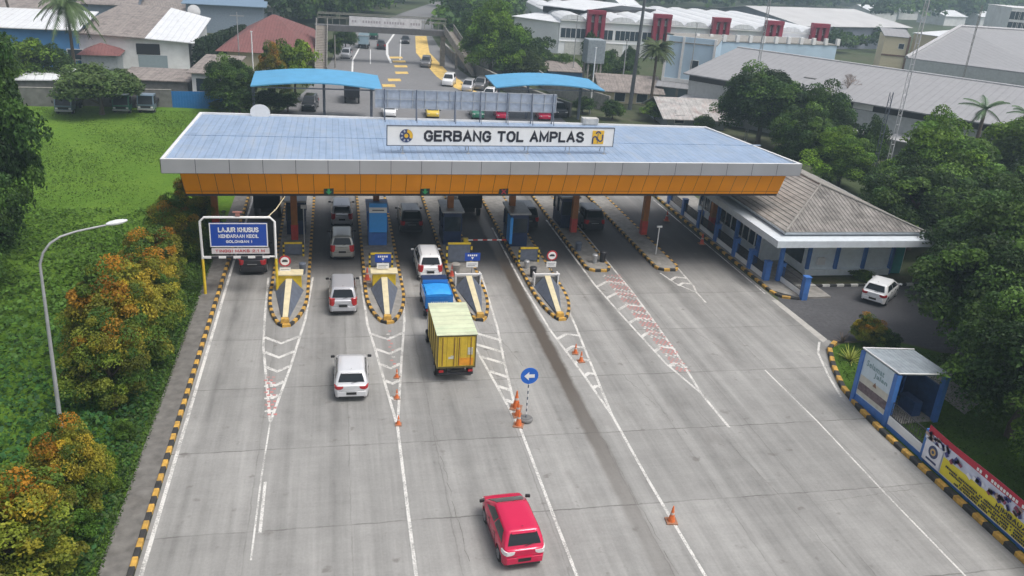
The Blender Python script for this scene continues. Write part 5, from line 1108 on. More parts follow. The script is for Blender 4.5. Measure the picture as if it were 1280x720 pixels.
# big grey warehouse behind the office trees
Z6 = 6.0
e0, e1 = Vector(at(863, 91, Z6)), Vector(at(1285, 161, Z6)); dd = (e1 - e0).normalized(); L = (e1 - e0).length + 25; an = math.atan2(dd.y, dd.x)
wh = thing('warehouse', 'huge grey-roofed warehouse behind the trees on the right with a dark strip under its eave', 'building', (e0.x, e0.y, 0), an)
rdg = at(905, 58, 8.6); rl = Vector(rdg) - e0; depth = rl.dot(Vector((-dd.y, dd.x))); depth = max(12, min(depth, 30))
b = MB(); b.bx(0, L, 0, depth * 2, 0, 5.5); b.poly([(.002, 0, 5.5), (.002, depth * 2, 5.5), (.002, depth, 8.3)]); build('wall', b, mat('warehouse_wall', (.44, .46, .46), .8, var=.08, dirt=.2), wh)
b = MB(); b.bx(-.02, L, -.05, -.002, 5.0, 5.75); [b.bx(L * u - 1.2, L * u + 1.2, -.08, -.052, 5.05, 5.7, 1) for u in (.36,)]; build('vent_strip', b, [BLK, WHITEW], wh)
b = MB(); b.slab([(-.6, -.9, 5.95), (L, -.9, 5.95), (L, depth, 8.75), (-.6, depth, 8.75)], .15); b.slab([(-.6, depth, 8.75), (L, depth, 8.75), (L, depth * 2 + 1, 7.0), (-.6, depth * 2 + 1, 7.0)], .15); build('roof', b, RG, wh)
b = MB(); b.bx(-.6, L, depth - .3, depth + .3, 8.7, 8.86); build('ridge_cap', b, mat('pale_ridge', (.45, .45, .46), .6), wh)
b = MB(); [b.bx(u, u + 1.6, v, v + .9, 5.95 + (v + .9) / (depth + .9) * 2.8 - .02, 5.95 + (v + .9) / (depth + .9) * 2.8 + .12) for u, v in ((14, 5),)]; build('roof_vent', b, CONCD, wh)
b = MB(); b.slab([(-.3, -2.4, 2.6), (L * .5, -2.4, 2.6), (L * .5, -.01, 3.0), (-.3, -.01, 3.0)], .1); build('lean_to_roof', b, mat('pale_ridge', (.45, .45, .46)), wh)
# second hall, higher, behind it on the right: a single pale slope rising away
c4 = [Vector((*at(1133, 72, 7), 7)), Vector((*at(1330, 97, 7), 7)), Vector((*at(1330, 41, 12), 12)), Vector((*at(1200, 33, 12), 12))]
t = thing('warehouse', 'second larger grey hall with a pale roof rising behind the long warehouse on the right', 'building', (c4[0].x, c4[0].y, 0)); b = MB(); b.slab([tuple(p) for p in c4], .2); build('roof', b, RG, t, world=True)
b = MB()
for i_ in range(4):
    p, q = c4[i_], c4[(i_ + 1) % 4]; b.poly([(p.x, p.y, 0), (q.x, q.y, 0), (q.x, q.y, q.z - .21), (p.x, p.y, p.z - .21)])
build('wall', b, mat('warehouse_wall', (.3, .3, .3)), t, world=True)
b = MB(); b.tube([c4[0] + Vector((0, 0, .1)), c4[3] + Vector((0, 0, .1))], .3, 6); b.tube([c4[3] + Vector((0, 0, .1)), c4[2] + Vector((0, 0, .1))], .25, 6); build('roof_edge', b, mat('pale_ridge', (.45, .45, .46)), t, world=True)
p0, p1 = at(1101, 70, 4), at(1132, 73, 4); a_, L_, an_ = frame_of(p0, p1); hh_ = zat(p0[0], p0[1], 45)
CW = mat('cream_wall', (.66, .58, .40), .8, var=.05); t, L = building('cream_building', 'cream walled block with brown edges standing above the long grey roof', 'building', p0, p1, 12, hh_, CW, 'shed', .8, RG, .25, wins=[(L_ * .72, hh_ * .78, 1., 1.)])
b = MB(); b.bx(L - .25, L + .15, -.25, .1, 0, hh_ + .3); b.bx(-.05, L, -.1, -.005, hh_ * .52, hh_ * .56); build('corner_strip', b, mat('brown_strip', (.18, .10, .07), .7), t)
w0, w1 = Vector(at(1136, 72, 4)), Vector(at(1196, 40, 8)); a2, L2, an2 = frame_of(p1, at(1180, 60, 6)); t, L = building('cream_building', 'longer cream wing with a dark high window strip beside the grey hall slope', 'building', Vector(p1) + Vector((1.0, .5)), Vector(at(1190, 62, 7)), 14, hh_ * 1.12, CW, 'shed', .8, RW, .25)
b = MB(); b.bx(L * .55, L * .92, -.06, -.003, hh_ * .80, hh_ * .92); build('window', b, BLK, t)
# white factory with red porticos
f0_ = Vector(at(697, 67)); z_top = zat(f0_.x, f0_.y, 23); f1_ = Vector(at(1030, 42, z_top)); fa_, Lf, an = frame_of(f0_, f1_)
fc = thing('factory_building', 'long white factory with red portals and a dark window band behind the trees', 'building', (f0_.x, f0_.y, 0), an)
dep = 46; b = MB(); b.bx(0, Lf, 0, dep, 0, z_top); build('wall', b, mat('factory_wall', (.80, .82, .84), .7, var=.05, dirt=.12, scale=.3), fc)
nb = 11
for k in range(nb):
    x_0, x_1 = Lf * k / nb, Lf * (k + 1) / nb; b = MB(); prof = [(0, 0), (.12, .62), (.35, 1.0), (.65, 1.0), (.88, .62), (1, 0)]
    b.loft([[(x_0 + (x_1 - x_0) * u, y_, z_top + .02 + v * .9) for u, v in prof] for y_ in (-.3, dep)]); build('roof_bay', b, RW, fc, smooth=50)
zw0, zw1 = z_top * .47, z_top * .74
for k in range(10):
    x_ = Lf * (k + .5) / 10
    if k in (): continue
    win_part(fc, x_, (zw0 + zw1) / 2, Lf / 10 * .9, zw1 - zw0, bars=4, fr=WHITEW, gl=BGLASS)
b = MB(); b.bx(0, Lf, -.15, -.002, z_top * .36, z_top * .38); b.bx(0, Lf, -.5, -.002, z_top - .35, z_top - .1); build('ledge', b, WHITEW, fc)
[build('shutter', MB().bx(u * Lf - 2.2, u * Lf + 2.2, -.08, -.003, 0, z_top * .36), mat('pale_shutter', (.55, .55, .52), .7), fc) for u in (.06, .2, .3)]
RM = mat('factory_red', (.26, .012, .04), .6, var=.1)
for px in (744, 826, 899, 965, 1022):
    lo, hi = 0., 1.
    for _ in range(40):
        mm = (lo + hi) / 2; q = f0_.lerp(f1_, mm); c = ROT[0] * q.x + ROT[1] * q.y + ROT[2] * (z_top - H)
        if CX + F * c.x / c.z < px: lo = mm
        else: hi = mm
    u = lo * Lf; b = MB(); w_ = 3.0
    for s_ in (-1, 0, 1): b.bx(u + s_ * w_ / 2 - .4, u + s_ * w_ / 2 + .4, -1.3, -.01, z_top * .36, z_top + 1.3)
    b.bx(u - w_ / 2 - .4, u + w_ / 2 + .4, -1.5, -.01, z_top + 1.3, z_top + 2.1); po = build('red_portal', b, RM, fc)
    b = MB(); b.bx(u - w_ / 2 + .4, u + w_ / 2 - .4, -.12, -.004, z_top * .72, z_top + 1.3); build('portal_backing', b, RM, po); b = MB(); [b.bx(u + s_ * w_ / 4 - .35, u + s_ * w_ / 4 + .35, -.2, -.13, z_top * .95, z_top * 1.1) for s_ in (-1, 1)]; build('white_mark', b, WHITE, po)
# its left wing
fL = Vector(at(641, 58)); t, L = building('factory_wing', 'white windowless wing at the left end of the factory with two stepped roofs', 'building', fL, f0_ - (f0_ - fL).normalized() * .3, 50, z_top * .88, mat('factory_wall', (.6, .6, .6)), 'gable', 1.6, RW, .5)
b = MB(); b.bx(0, L, 10, 40, z_top, z_top + 1.2); build('clerestory', b, BLACKP, t); b = MB(); b.slab([(-.5, 8, z_top + 1.6), (L + .5, 8, z_top + 1.6), (L + .5, 25, z_top + 2.6), (-.5, 25, z_top + 2.6)], .15); build('upper_roof', b, RW, t)
# light-blue house
LB = mat('pale_blue_wall', (.44, .57, .68), .8, var=.06, dirt=.12, scale=.5); q0, q1 = Vector(at(823, 127)), Vector(at(884, 134)); hz = zat(q1.x, q1.y, 58)
a_, L_, an_ = frame_of(q0, q1); t, L = building('blue_house', 'pale light-blue two-storey house with white corner posts and one dark window', 'building', q0, q1, 14, hz, LB, 'flat', roofm=CONC, wins=[(L_ * .62, hz * .66, 1.1, 1.4)])
b = MB(); [b.bx(u - .18, u + .18, -.2, -.003, 0, hz + .9) for u in (.18, L * .35, L - .18)]; b.bx(.0, L, -.25, -.0031, hz * .36, hz * .42); build('white_posts', b, WHITE, t); b = MB(); b.bx(0, L, .0, .25, hz + .15, hz + .9); build('parapet', b, LB, t); b = MB(); b.slab([(-.5, -2.5, 2.7), (L, -2.5, 2.7), (L, -.01, 3.2), (-.5, -.01, 3.2)], .12); build('porch_roof', b, RG, t)
q2_, q3_ = Vector((q1.x + 2.5, q1.y + 13)), Vector(at(1046, 60, hz - 1)); t, L = building('blue_annex', 'long pale blue block with white parapet posts behind the grey warehouse', 'building', q2_, q3_, 10, hz - .6, LB, 'flat', roofm=CONC)
b = MB(); [build('parapet_post', MB().bx(L * k / 11 - .3, L * k / 11 + .3, -.2, .3, hz - .6, hz + .5), WHITE, t) for k in range(12)]
# patchy roof house, brown-roofed house
q0, q1 = Vector(at(833, 160)), Vector(at(905, 163)); hz = zat(q0.x, q0.y, 145); t, L = building('small_house', 'small house with a patchy grey and reddish tiled roof right behind the canopy corner', 'house', q0, q1, 9, hz, mat('grey_wall', (.33, .36, .38), .8, var=.1, dirt=.3), 'gable', 1.6, RT, .9, wins=[(1.6, 1.2, 1.2, 1)])
q0, q1 = Vector(at(753, 128)), Vector(at(822, 132)); hz = zat(q0.x, q0.y, 112); a_, L_, an_ = frame_of(q0, q1); t, L = building('roadside_house', 'low cream house with a grey-brown roof behind the right blue arched roof', 'house', q0, q1, 11, hz, mat('cream_wall', (.6, .5, .4)), 'gable', 1.5, RGD, .8, wins=[(L_ * .3, hz * .5, 1.5, 1.2), (L_ * .7, hz * .5, 1.5, 1.2)])
q0, q1 = Vector(at(686, 102)), Vector(at(728, 104)); hz = zat(q0.x, q0.y, 89); t, L = building('blue_shed', 'low blue shed with brown roof behind the right arched roof', 'shed', q0, q1, 8, hz, mat('deep_blue_wall', (.05, .16, .36), .7, var=.1), 'shed', .6, RGD, .3)
# retaining wall along the right side of the far road
b = MB(); rw = [at(*p) for p in ((553, 64), (566, 78), (590, 92), (612, 104), (640, 118), (668, 130), (712, 146))]
t = thing('retaining_wall', 'long grey concrete wall along the right side of the far road', 'wall', (rw[0][0], rw[0][1], 0))
for a, c in zip(rw, rw[1:]): a, c = Vector(a), Vector(c); mm = (a + c) / 2; dv = c - a; b.box((mm.x, mm.y, .9), (dv.length + .2, .3, 1.8), rz=math.atan2(dv.y, dv.x))
build('wall_panel', b, CONCD, t, world=True); b = MB()
for a, c in zip(rw, rw[1:]): a, c = Vector(a), Vector(c); mm = (a + c) / 2; dv = c - a; b.box((mm.x, mm.y, 1.85), (dv.length + .25, .42, .1), rz=math.atan2(dv.y, dv.x))
build('coping', b, CONC, t, world=True)
rw = [at(*p) for p in ((596, 78), (628, 95), (655, 92), (690, 118), (760, 140))]; b = MB(); t = thing('boundary_wall', 'weathered concrete boundary wall behind the footbridge stairs on the right', 'wall', (rw[0][0], rw[0][1], 0))
for a, c in zip(rw, rw[1:]): a, c = Vector(a), Vector(c); mm = (a + c) / 2; dv = c - a; b.box((mm.x, mm.y, 1.1), (dv.length + .2, .25, 2.2), rz=math.atan2(dv.y, dv.x))
build('wall_panel', b, CONC, t, world=True)
# far right: wide roof, white block, sheds
p0, p1 = at(1003, 32, 6), at(1135, 34, 6); building('large_hall', 'wide pale-roofed hall beyond the factory, upper right', 'building', p0, p1, 40, 6, mat('far_wall', (.25, .27, .33), .8, var=.2, scale=.3), 'gable', 3, mat('pale_hall_roof', (.5, .5, .5), .6, var=.08, scale=.2), 1)
p0, p1 = at(1258, 38, 8), at(1310, 42, 8); a_, L_, an_ = frame_of(p0, p1); building('white_block', 'white multi-storey block with small dark windows at the upper right edge', 'building', p0, p1, 16, zat(p0[0], p0[1], 10), WHITEW, 'flat', wins=[(L_ * (k + .7) / 8, zat(p0[0], p0[1], z_), 2.2, 2) for k in range(7) for z_ in (19, 32)])
for (x_, y_, w_, lb) in ((1105, 14, 34, 'far white shed left of the mast top among hazy trees'), (1195, 20, 26, 'far white shed in the hazy trees left of the white block'), (1236, 21, 18, 'small far white shed next to the white block'), (1140, 13, 30, 'long thin white shed on the hazy skyline'), (790, 8, 22, 'small white roof among trees above the factory'), (1020, 66, 30, 'low white roof behind the grey warehouse left of the cream block')):
    p0, p1 = at(x_ - w_ / 2, y_, 4), at(x_ + w_ / 2, y_ + 1, 4); building('far_shed', lb, 'shed', p0, p1, 14, 4, WHITEW, 'gable', 2, RW, .5)
p0, p1 = at(1040, 48), at(1105, 50); building('teal_shed', 'bluish shed among trees between the factory and the cream block', 'shed', p0, p1, 14, 3.5, mat('teal_wall', (.15, .32, .42), .8), 'gable', 1.5, mat('teal_roof', (.25, .45, .52), .6), .5)
# left background -----------------------------------------------------------
p0, p1 = Vector(at(97, 84)), Vector(at(238, 88)); hz = zat(p1.x, p1.y, 53); a_, L_, an_ = frame_of(p0, p1)
wl = thing('white_warehouse', 'white-walled warehouse with a half grey, half white sheet roof, upper left', 'building', (p0.x, p0.y, 0), an_); dpt = 34
hl = zat(p0.x, p0.y, 40) ; b = MB(); b.slab([(0, 0, hl), (L_, 0, hz), (L_, dpt, hz), (0, dpt, hl)], 5); b = MB(); b.loft([[(0, 0, 0), (0, 0, hl), (0, dpt, hl), (0, dpt, 0)], [(L_, 0, 0), (L_, 0, hz), (L_, dpt, hz), (L_, dpt, 0)]]); build('wall', b, WHITEW, wl)
rz_ = lambda u: hl + .9 + (hz - hl) * u; b = MB(); m1 = .0; ucut = .62
b.slab([(-1, -.8, hl + .1), (L_ * ucut, -.8, rz_(ucut) - .75), (L_ * ucut, dpt, rz_(ucut) + .6), (L_ * .1, dpt, hl + 1.4)], .12); build('roof', b, RGD, wl)
b = MB(); b.slab([(L_ * ucut + .02, -.8, rz_(ucut) - .74), (L_ + .9, -.8, hz + .05), (L_ + .9, dpt, hz + .3), (L_ * ucut + .02, dpt, rz_(ucut) + .61)], .12); build('roof', b, RW, wl)
b = MB(); b.bx(L_ * .53, L_ * .74, -.05, -.003, hz * .52, hz * .9); build('window', b, BLK, wl); b = MB(); b.bx(L_ * .54, L_ * .8, -.06, -.004, 0, hz * .5); build('door', b, mat('grey_shutter', (.27, .33, .36), .7, var=.05), wl)
t = thing('satellite_dish', 'big white dish behind the white warehouse roof', 'satellite dish', (*at(240, 22, 4.2), 0)); b = MB(); b.tube([(0, 0, 0), (0, 0, 5.2)], .12, 8); build('mount', b, STEEL, t); b = MB(); b.loft([[(1.15 * q_ * math.cos(a) + .5 * q_ * q_, -.5 * q_ * q_, 5.4 + 1.15 * q_ * math.sin(a)) for a in [2 * math.pi * k / 20 for k in range(20)]] for q_ in (.02, .5, 1.)]); build('dish', b, WHITE, t, smooth=40)
p0, p1 = Vector(at(-40, 82)), Vector(at(100, 86)); building('blue_building', 'blue-walled shop with a pale roof at the upper left behind the palm', 'building', p0, p1, 14, zat(*p1, 38), mat('mid_blue_wall', (.06, .20, .42), .7, var=.12, scale=.6), 'shed', 1.2, RW, .6, wins=[(10, 2, 2, 1.4), (14, 2, 2, 1.4)])
b0 = Vector(at(100, 86)); t, L = building('shack', 'small shack with rusty red roof in front of the white warehouse', 'shed', Vector(at(104, 92)), Vector(at(148, 93)), 6, 2.6, mat('grey_wall', (.3, .3, .3)), 'hip', 1.3, RB, .5)
for (x0_, y0_, x1_, y1_, hpx, lb, mt, dp) in ((-30, 45, 50, 50, 12, 'grey-walled house at the far upper left corner', RGD, 20), (105, 40, 170, 42, 4, 'grey house with brown roof behind the white warehouse', RGD, 25), (150, 32, 240, 34, 14, 'brown-roofed sheds crowding behind the white warehouse', RGD, 20), (235, 40, 330, 44, 4, 'long blue-grey hall at the top, left of the trees', mat('bluegrey_roof', (.16, .24, .33), .6, var=.1), 30)):
    a, c = Vector(at(x0_, y0_)), Vector(at(x1_, y1_)); building('background_house', lb, 'building', a, c, dp, max(3, zat(a.x, a.y, hpx)), mat('bluegrey_wall', (.22, .27, .33), .8, var=.1), 'gable', 1.5, mt, .8)
p0, p1 = Vector(at(285, 88)), Vector(at(380, 92)); building('red_roof_house', 'house with a wide maroon tiled hip roof left of the footbridge', 'house', p0, p1, 30, 3.0, mat('cream_wall', (.6, .5, .4)), 'hip', 4.2, RB, 1.5)
p0, p1 = Vector(at(242, 128)), Vector(at(285, 130)); building('white_outbuilding', 'small white outbuilding above the blue fence', 'building', p0, p1, 10, 3.6, WHITEW, 'shed', .8, RGD, .5, wins=[(1.2, 2.2, 1.4, 1.6)])
p0, p1 = Vector(at(325, 30)), Vector(at(352, 31)); building('white_hut', 'small white house beside the trees left of the footbridge', 'house', p0, p1, 8, 4, WHITEW, 'gable', 1.2, WHITEW, .4, wins=[(2, 2, 1.4, 1.4)])
# walls round the field
t = thing('boundary_wall', 'mossy grey block wall along the far edge of the field', 'wall', (-60, 106, 0)); b = MB(); pa, pb = Vector(at(-60, 133)), Vector(at(216, 136)); mm = (pa + pb) / 2; dv = pb - pa; b.box((mm.x, mm.y, 1.1), (dv.length, .25, 2.2), rz=math.atan2(dv.y, dv.x)); build('wall_panel', b, CONCD, t, world=True)
b = MB(); b.box((mm.x, mm.y, 2.24), (dv.length, .3, .08), rz=math.atan2(dv.y, dv.x)); build('coping', b, CONC, t, world=True)
t = thing('metal_fence', 'bright blue sheet-metal fence at the far right corner of the field', 'fence', (*pb, 0)); b = MB(); pc = Vector(at(285, 137)); n_ = 40
for k in range(n_): a = pb.lerp(pc, (k + .5) / n_); b.box((a.x, a.y - (k % 2) * .04, 1.05), ((pc - pb).length / n_, .06, 2.1), rz=math.atan2((pc - pb).y, (pc - pb).x))
build('sheet', b, mat('fence_blue', (.02, .17, .46), .5, var=.08, dirt=.1), t, world=True)
p0, p1 = Vector(at(150, 124)), Vector(at(236, 127)); building('lean_to', 'long low grey lean-to roof behind the field wall', 'shed', p0, p1, 8, 2.4, CONCD, 'shed', .2, RGD, .3)
p0, p1 = Vector(at(20, 126)), Vector(at(92, 126)); building('lean_to', 'low shed with white roof behind the field wall on the left', 'shed', p0, p1, 4, 2.4, CONCD, 'shed', .6, RW, .3)
# arched blue canopies beyond
def arch(px0, py0, px1, py1, z, D, rise, label, ntop=12, posts=()):
    a, L, an = frame_of(at(px0, py0, z), at(px1, py1, z)); t = thing('arched_canopy', label, 'canopy', (a.x, a.y, 0), an, 'blue arched canopies beyond the toll roof'); b = MB()
    for k in range(ntop):
        f0, f1 = k / ntop, (k + 1) / ntop; z0_, z1_ = z + rise * math.sin(math.pi * f0) * (1), z + rise * math.sin(math.pi * f1)
        b.slab([(L * f0, 0, z0_), (L * f1, 0, z1_), (L * f1, D, z1_ + .35), (L * f0, D, z0_ + .35)], .14)
    build('roof', b, CANB, t)
    b = MB(); [b.tube([(L * k / ntop, .15, z - .1 + rise * math.sin(math.pi * k / ntop)), (L * (k + 1) / ntop, .15, z - .1 + rise * math.sin(math.pi * (k + 1) / ntop))], .07, 6) for k in range(ntop)]; b.bx(0, L, .3, .42, z - .25, z - .12); build('truss', b, SLATE, t)
    for u in posts:
        b = MB(); b.bx(L * u - .15, L * u + .15, D * .45, D * .45 + .3, 0, z - .1); build('post', b, SLATE, t)
arch(313, 107, 478, 112, 4.6, 8, .55, 'left blue arched canopy roof beyond the toll plaza', posts=(.0, .55, .93)); arch(620, 109, 756, 113, 4.4, 7, .55, 'right blue arched canopy roof beyond the toll plaza', posts=(.08, .35, .85))
# footbridge -----------------------------------------------------------------
fbz = 6.0; a = Vector(at(398, 30, fbz)); c = Vector(at(549, 38, fbz)); a = Vector((-2.6, 151)); c = Vector((19.2, 150.5)); a, L, an = frame_of(a, c)
fb2 = thing('footbridge', 'grey pedestrian footbridge over the far road with stairs at both ends', 'footbridge', (a.x, a.y, 0), an); b = MB(); b.bx(-.5, L + .5, 0, 2.4, fbz - .9, fbz); build('deck', b, mat('bridge_grey', (.11, .11, .115), .8, var=.15, dirt=.3), fb2)
b = MB(); [b.bx(k * 1.2, k * 1.2 + .07, .02, .09, fbz, fbz + 1.95 if k % 3 == 0 else fbz + 1.2) for k in range(int(L / 1.2) + 1)]; b.bx(0, L, .0, .1, fbz + 1.15, fbz + 1.25); b.bx(0, L, .0, .1, fbz + 1.85, fbz + 1.97); b.bx(0, L, 2.3, 2.4, fbz + 1.85, fbz + 1.97); b.bx(0, L, 2.3, 2.4, fbz + 1.15, fbz + 1.25); build('railing', b, mat('rail_greyyellow', (.22, .22, .19), .7), fb2)
for u in (.0, .98): b = MB(); b.bx(L * u - .4, L * u + .4, .6, 1.8, 0, fbz - .9); build('pier', b, CONC, fb2)
iv = Matrix.Rotation(-an, 2)
def stairs(top, bot, w_, nm_l):
    top, bot = iv @ (Vector(top) - a), iv @ (Vector(bot) - a); n_ = 30; b = MB(); dv = bot - top; nrm = Vector((-dv.y, dv.x)).normalized()
    for k in range(n_):
        q = top + dv * (k + .5) / n_; b.box((q.x, q.y, fbz * (1 - (k + .5) / n_) - .15), (dv.length / n_ + .1, w_, .3), rz=math.atan2(dv.y, dv.x))
    build('stairs', b, mat('stair_concrete', (.33, .30, .27), .85, var=.1, dirt=.2), fb2)
    for s_ in (-1, 1):
        b = MB(); o_ = nrm * (w_ / 2) * s_; p, q = top + o_, bot + o_; b.tube([(p.x, p.y, fbz + 1.1), (q.x, q.y, 1.1)], .07, 6); b.poly([(p.x, p.y, fbz - .2), (q.x, q.y, -.0), (q.x, q.y, .9), (p.x, p.y, fbz + .9)]); build('stair_railing', b, CONC, fb2)
    for f_ in (.3, .6): q = top + dv * f_; b = MB(); b.bx(q.x - .2, q.x + .2, q.y - .2, q.y + .2, 0, fbz * (1 - f_) - .25); build('pier', b, CONC, fb2)
stairs((-1.9, 151), (-2.0, 136.5), 1.8, 'l'); stairs((19.6, 151), (23.6, 141), 2.0, 'r')
bnn = thing('bridge_banner', 'long white banner hung along the footbridge railing', 'banner', (a.x, a.y, 0), an); b = MB(); b.bx(L * .24, L * .80, -.06, -.02, fbz + .15, fbz + 1.7); sh2 = build('sheet', b, mat('banner_white', (.6, .6, .62), .7, var=.15, scale=1.5), bnn); b = MB(); rr2 = random.Random(2); x_ = L * .26
while x_ < L * .78:
    if rr2.random() > .2: b.bx(x_, x_ + .3, -.07, -.061, fbz + .7, fbz + 1.1)
    x_ += .45
build('faded_print', b, mat('faded_grey', (.35, .33, .36), .7), sh2)
# poles and masts -------------------------------------------------------------
def pole(px, py, pytop, r, label, m_=STEEL, lean=0., name='utility_pole', cat='pole', arm=False, cap=None):
    x, y = at(px, py); h = zat(x, y, pytop) if cap is None else cap; t = thing(name, label, cat, (x, y, 0)); b = MB(); b.tube([(0, 0, 0), (lean * h, 0, h)], [r, r * .6], 8); build('pole', b, m_, t)
    b = MB(); b.bx(lean * h - 1, lean * h + 1, -.06, .06, h - .6, h - .48) if arm else b.bx(lean * h - .12, lean * h + .12, -.12, .12, h, h + .1); build('crossarm' if arm else 'cap', b, m_, t)
pole(787, 137, -30, .32, 'tall dark tapering pole rising out of the top of the picture behind the canopy', mat('dark_pole', (.10, .11, .12), .7), .02, cap=17)
pole(776, 120, 50, .12, 'thin greenish pole left of the tall dark pole'); pole(592, 78, 22, .12, 'slim pale pole right of the footbridge stairs'); pole(319, 137, 40, .1, 'slim white pole left of the left arched canopy', WHITE); pole(300, 90, 15, .1, 'grey utility pole by the maroon roof', arm=True); pole(737, 142, 60, .12, 'pale pole under the right arched canopy', WHITE)
pole(419, 85, 45, .12, 'pale lamp pole between the left stairs and the road', CONC); pole(668, 92, 52, .1, 'thin pole with crossarm in front of the white factory wing', arm=True); pole(715, 100, 20, .1, 'slim grey pole in front of the factory'); pole(857, 132, 30, .1, 'grey pole beside the pale blue house')
def mast(px, py, pxt, pyt, z, w_, label, m_=STEEL):
    x, y = at(px, py); xt, yt = at(pxt, pyt, z); t = thing('lattice_mast', label, 'mast', (x, y, 0), 0, 'thin lattice masts on the right'); b = MB(); h = z; lx, ly = 0., 0.
    C3 = [(w_ * math.cos(a), w_ * math.sin(a)) for a in (.5, 2.6, 4.7)]
    for cx1, cy1 in C3: b.tube([(cx1, cy1, 0), (cx1, cy1, h)], .035, 5)
    build('leg', b, m_, t); b = MB(); n_ = int(h / 1.0)
    for k in range(n_):
        for i in range(3):
            p, q = C3[i], C3[(i + 1) % 3]; b.tube([(*p, h * k / n_), (*q, h * (k + 1) / n_)], .018, 4); b.tube([(*p, h * k / n_), (*q, h * k / n_)], .018, 4)
    build('bracing', b, m_, t)
mast(932, 176, 0, 0, 19, .18, 'thin lattice mast in front of the big dark tree right of the canopy'); mast(1105, 228, 0, 0, 20.5, .22, 'lattice mast right of the office roof, tallest in the middle of the trees', mat('mast_white', (.6, .6, .62), .5)); mast(1190, 150, 0, 0, 17, .12, 'slim mast against the grey warehouse roof at right', CONC); mast(1086, 240, 0, 0, 10, .2, 'short dark lattice mast behind the office roof', SLATE)
# elevated tank covered in ivy
x, y = at(737, 118); hz = zat(x, y, 45); t = thing('water_tower', 'grey tank tower half covered in creepers in front of the factory', 'water tower', (x, y, 0)); b = MB(); [b.tube([(sx, sy, 0), (sx, sy, hz * .55)], .16, 6) for sx in (-1, 1) for sy in (-1, 1)]; build('leg', b, CONC, t); b = MB(); b.bx(-1.4, 1.4, -1.3, 1.3, hz * .55, hz * .95); build('tank', b, mat('tank_grey', (.24, .28, .31), .7, var=.15), t, bevel=.1)

# ================================================================== VEGETATION
def tr(key, px, py, top, rpx, label, name='tree', **kw):
    """tree whose trunk stands at (px, py), crown top at `top`, crown half-width rpx in the photograph"""
    x, y = at(px, py); h = zat(x, y, top); dist = math.sqrt(x * x + y * y + (H - h / 2) ** 2); return tree(key, x, y, h, rpx * dist / F, label, name, **kw)
TC = (1, 1, 1, 1); LG = (1.7, 1.55, .85, 1); DK = (.85, .9, .9, 1)
# orange-tipped shrub row on the left, nearest first
GS = 'orange and green shrubs beside the left kerb'
def sh(key, x, y, h, r, lab, ry=None, color=(1, 1, 1, 1), low=.04): return tree(key, x, y, h, r, lab, 'shrub', 'shrub', crown_low=low, group=GS, ry=ry, color=color)
sh('orange_a', -10.7, 24.4, 4.3, 2.5, 'largest golden-orange shrub in the bottom left corner'); sh('orange_b', -9.9, 28.4, 3.9, 1.45, 'rounded orange-topped shrub behind the largest one at the foot of the street lamp')
sh('orange_b', -10.5, 39.8, 5.6, 2.4, 'tall orange shrub in the middle of the row, right of the street lamp pole', 2.4); sh('orange_a', -10.1, 36.0, 4.6, 2.1, 'olive green lower shrub in front of the tall orange one', 1.6, (.75, .85, .9, 1)); sh('orange_b', -10.2, 44.2, 4.7, 2.1, 'dense orange shrub just behind the tallest of the row', 1.9)
sh('orange_b', -10.6, 48.8, 4.4, 2.1, 'bright orange-crowned shrub left of the blue lane sign', 1.9); sh('orange_a', -10.6, 55.2, 4.2, 2.1, 'greener shrub beside the canopy left end', 2.0, (.8, .95, 1, 1)); sh('orange_b', -10.1, 61.5, 4.2, 1.5, 'last shrub of the row under the canopy corner', 1.7, (.8, .9, .9, 1))
tree('lime', -9.05, 29.6, .95, .62, 'bright lime-green bush at the edge of the left pavement', 'bush', 'bush', crown_low=0, trunk=False); tree('lime', -9.2, 30.9, 1.1, .45, 'small lime bush just behind the bright one', 'bush', 'bush', crown_low=0, trunk=False, color=(.8, .9, .8, 1))
tree('lime', -9.1, 26.6, 1.3, .7, 'leafy green bush between the largest shrub and the pavement', 'bush', 'bush', crown_low=0, trunk=False, color=(.55, .75, .9, 1)); tree('lime', -9.15, 33.3, 1.0, .6, 'green bush at the pavement edge under the olive shrub', 'bush', 'bush', crown_low=0, trunk=False, color=(.55, .7, .9, 1)); tree('lime', -9.3, 44.6, 1.2, .5, 'light green bush tucked between the orange shrubs and the pavement', 'bush', 'bush', crown_low=0, trunk=False, color=(.7, .8, .8, 1))
# far-left dark tree
tree('dense_b', -21.6, 57, 13.2, 3.4, 'big dark tree cut by the left edge of the picture', crown_low=.12, color=(.85, .95, .9, 1)); tree('dense_a', -20.6, 50, 7.5, 2.8, 'lower dark tree at the left edge in front of the big one', crown_low=.05, color=(.85, .95, .9, 1)); 
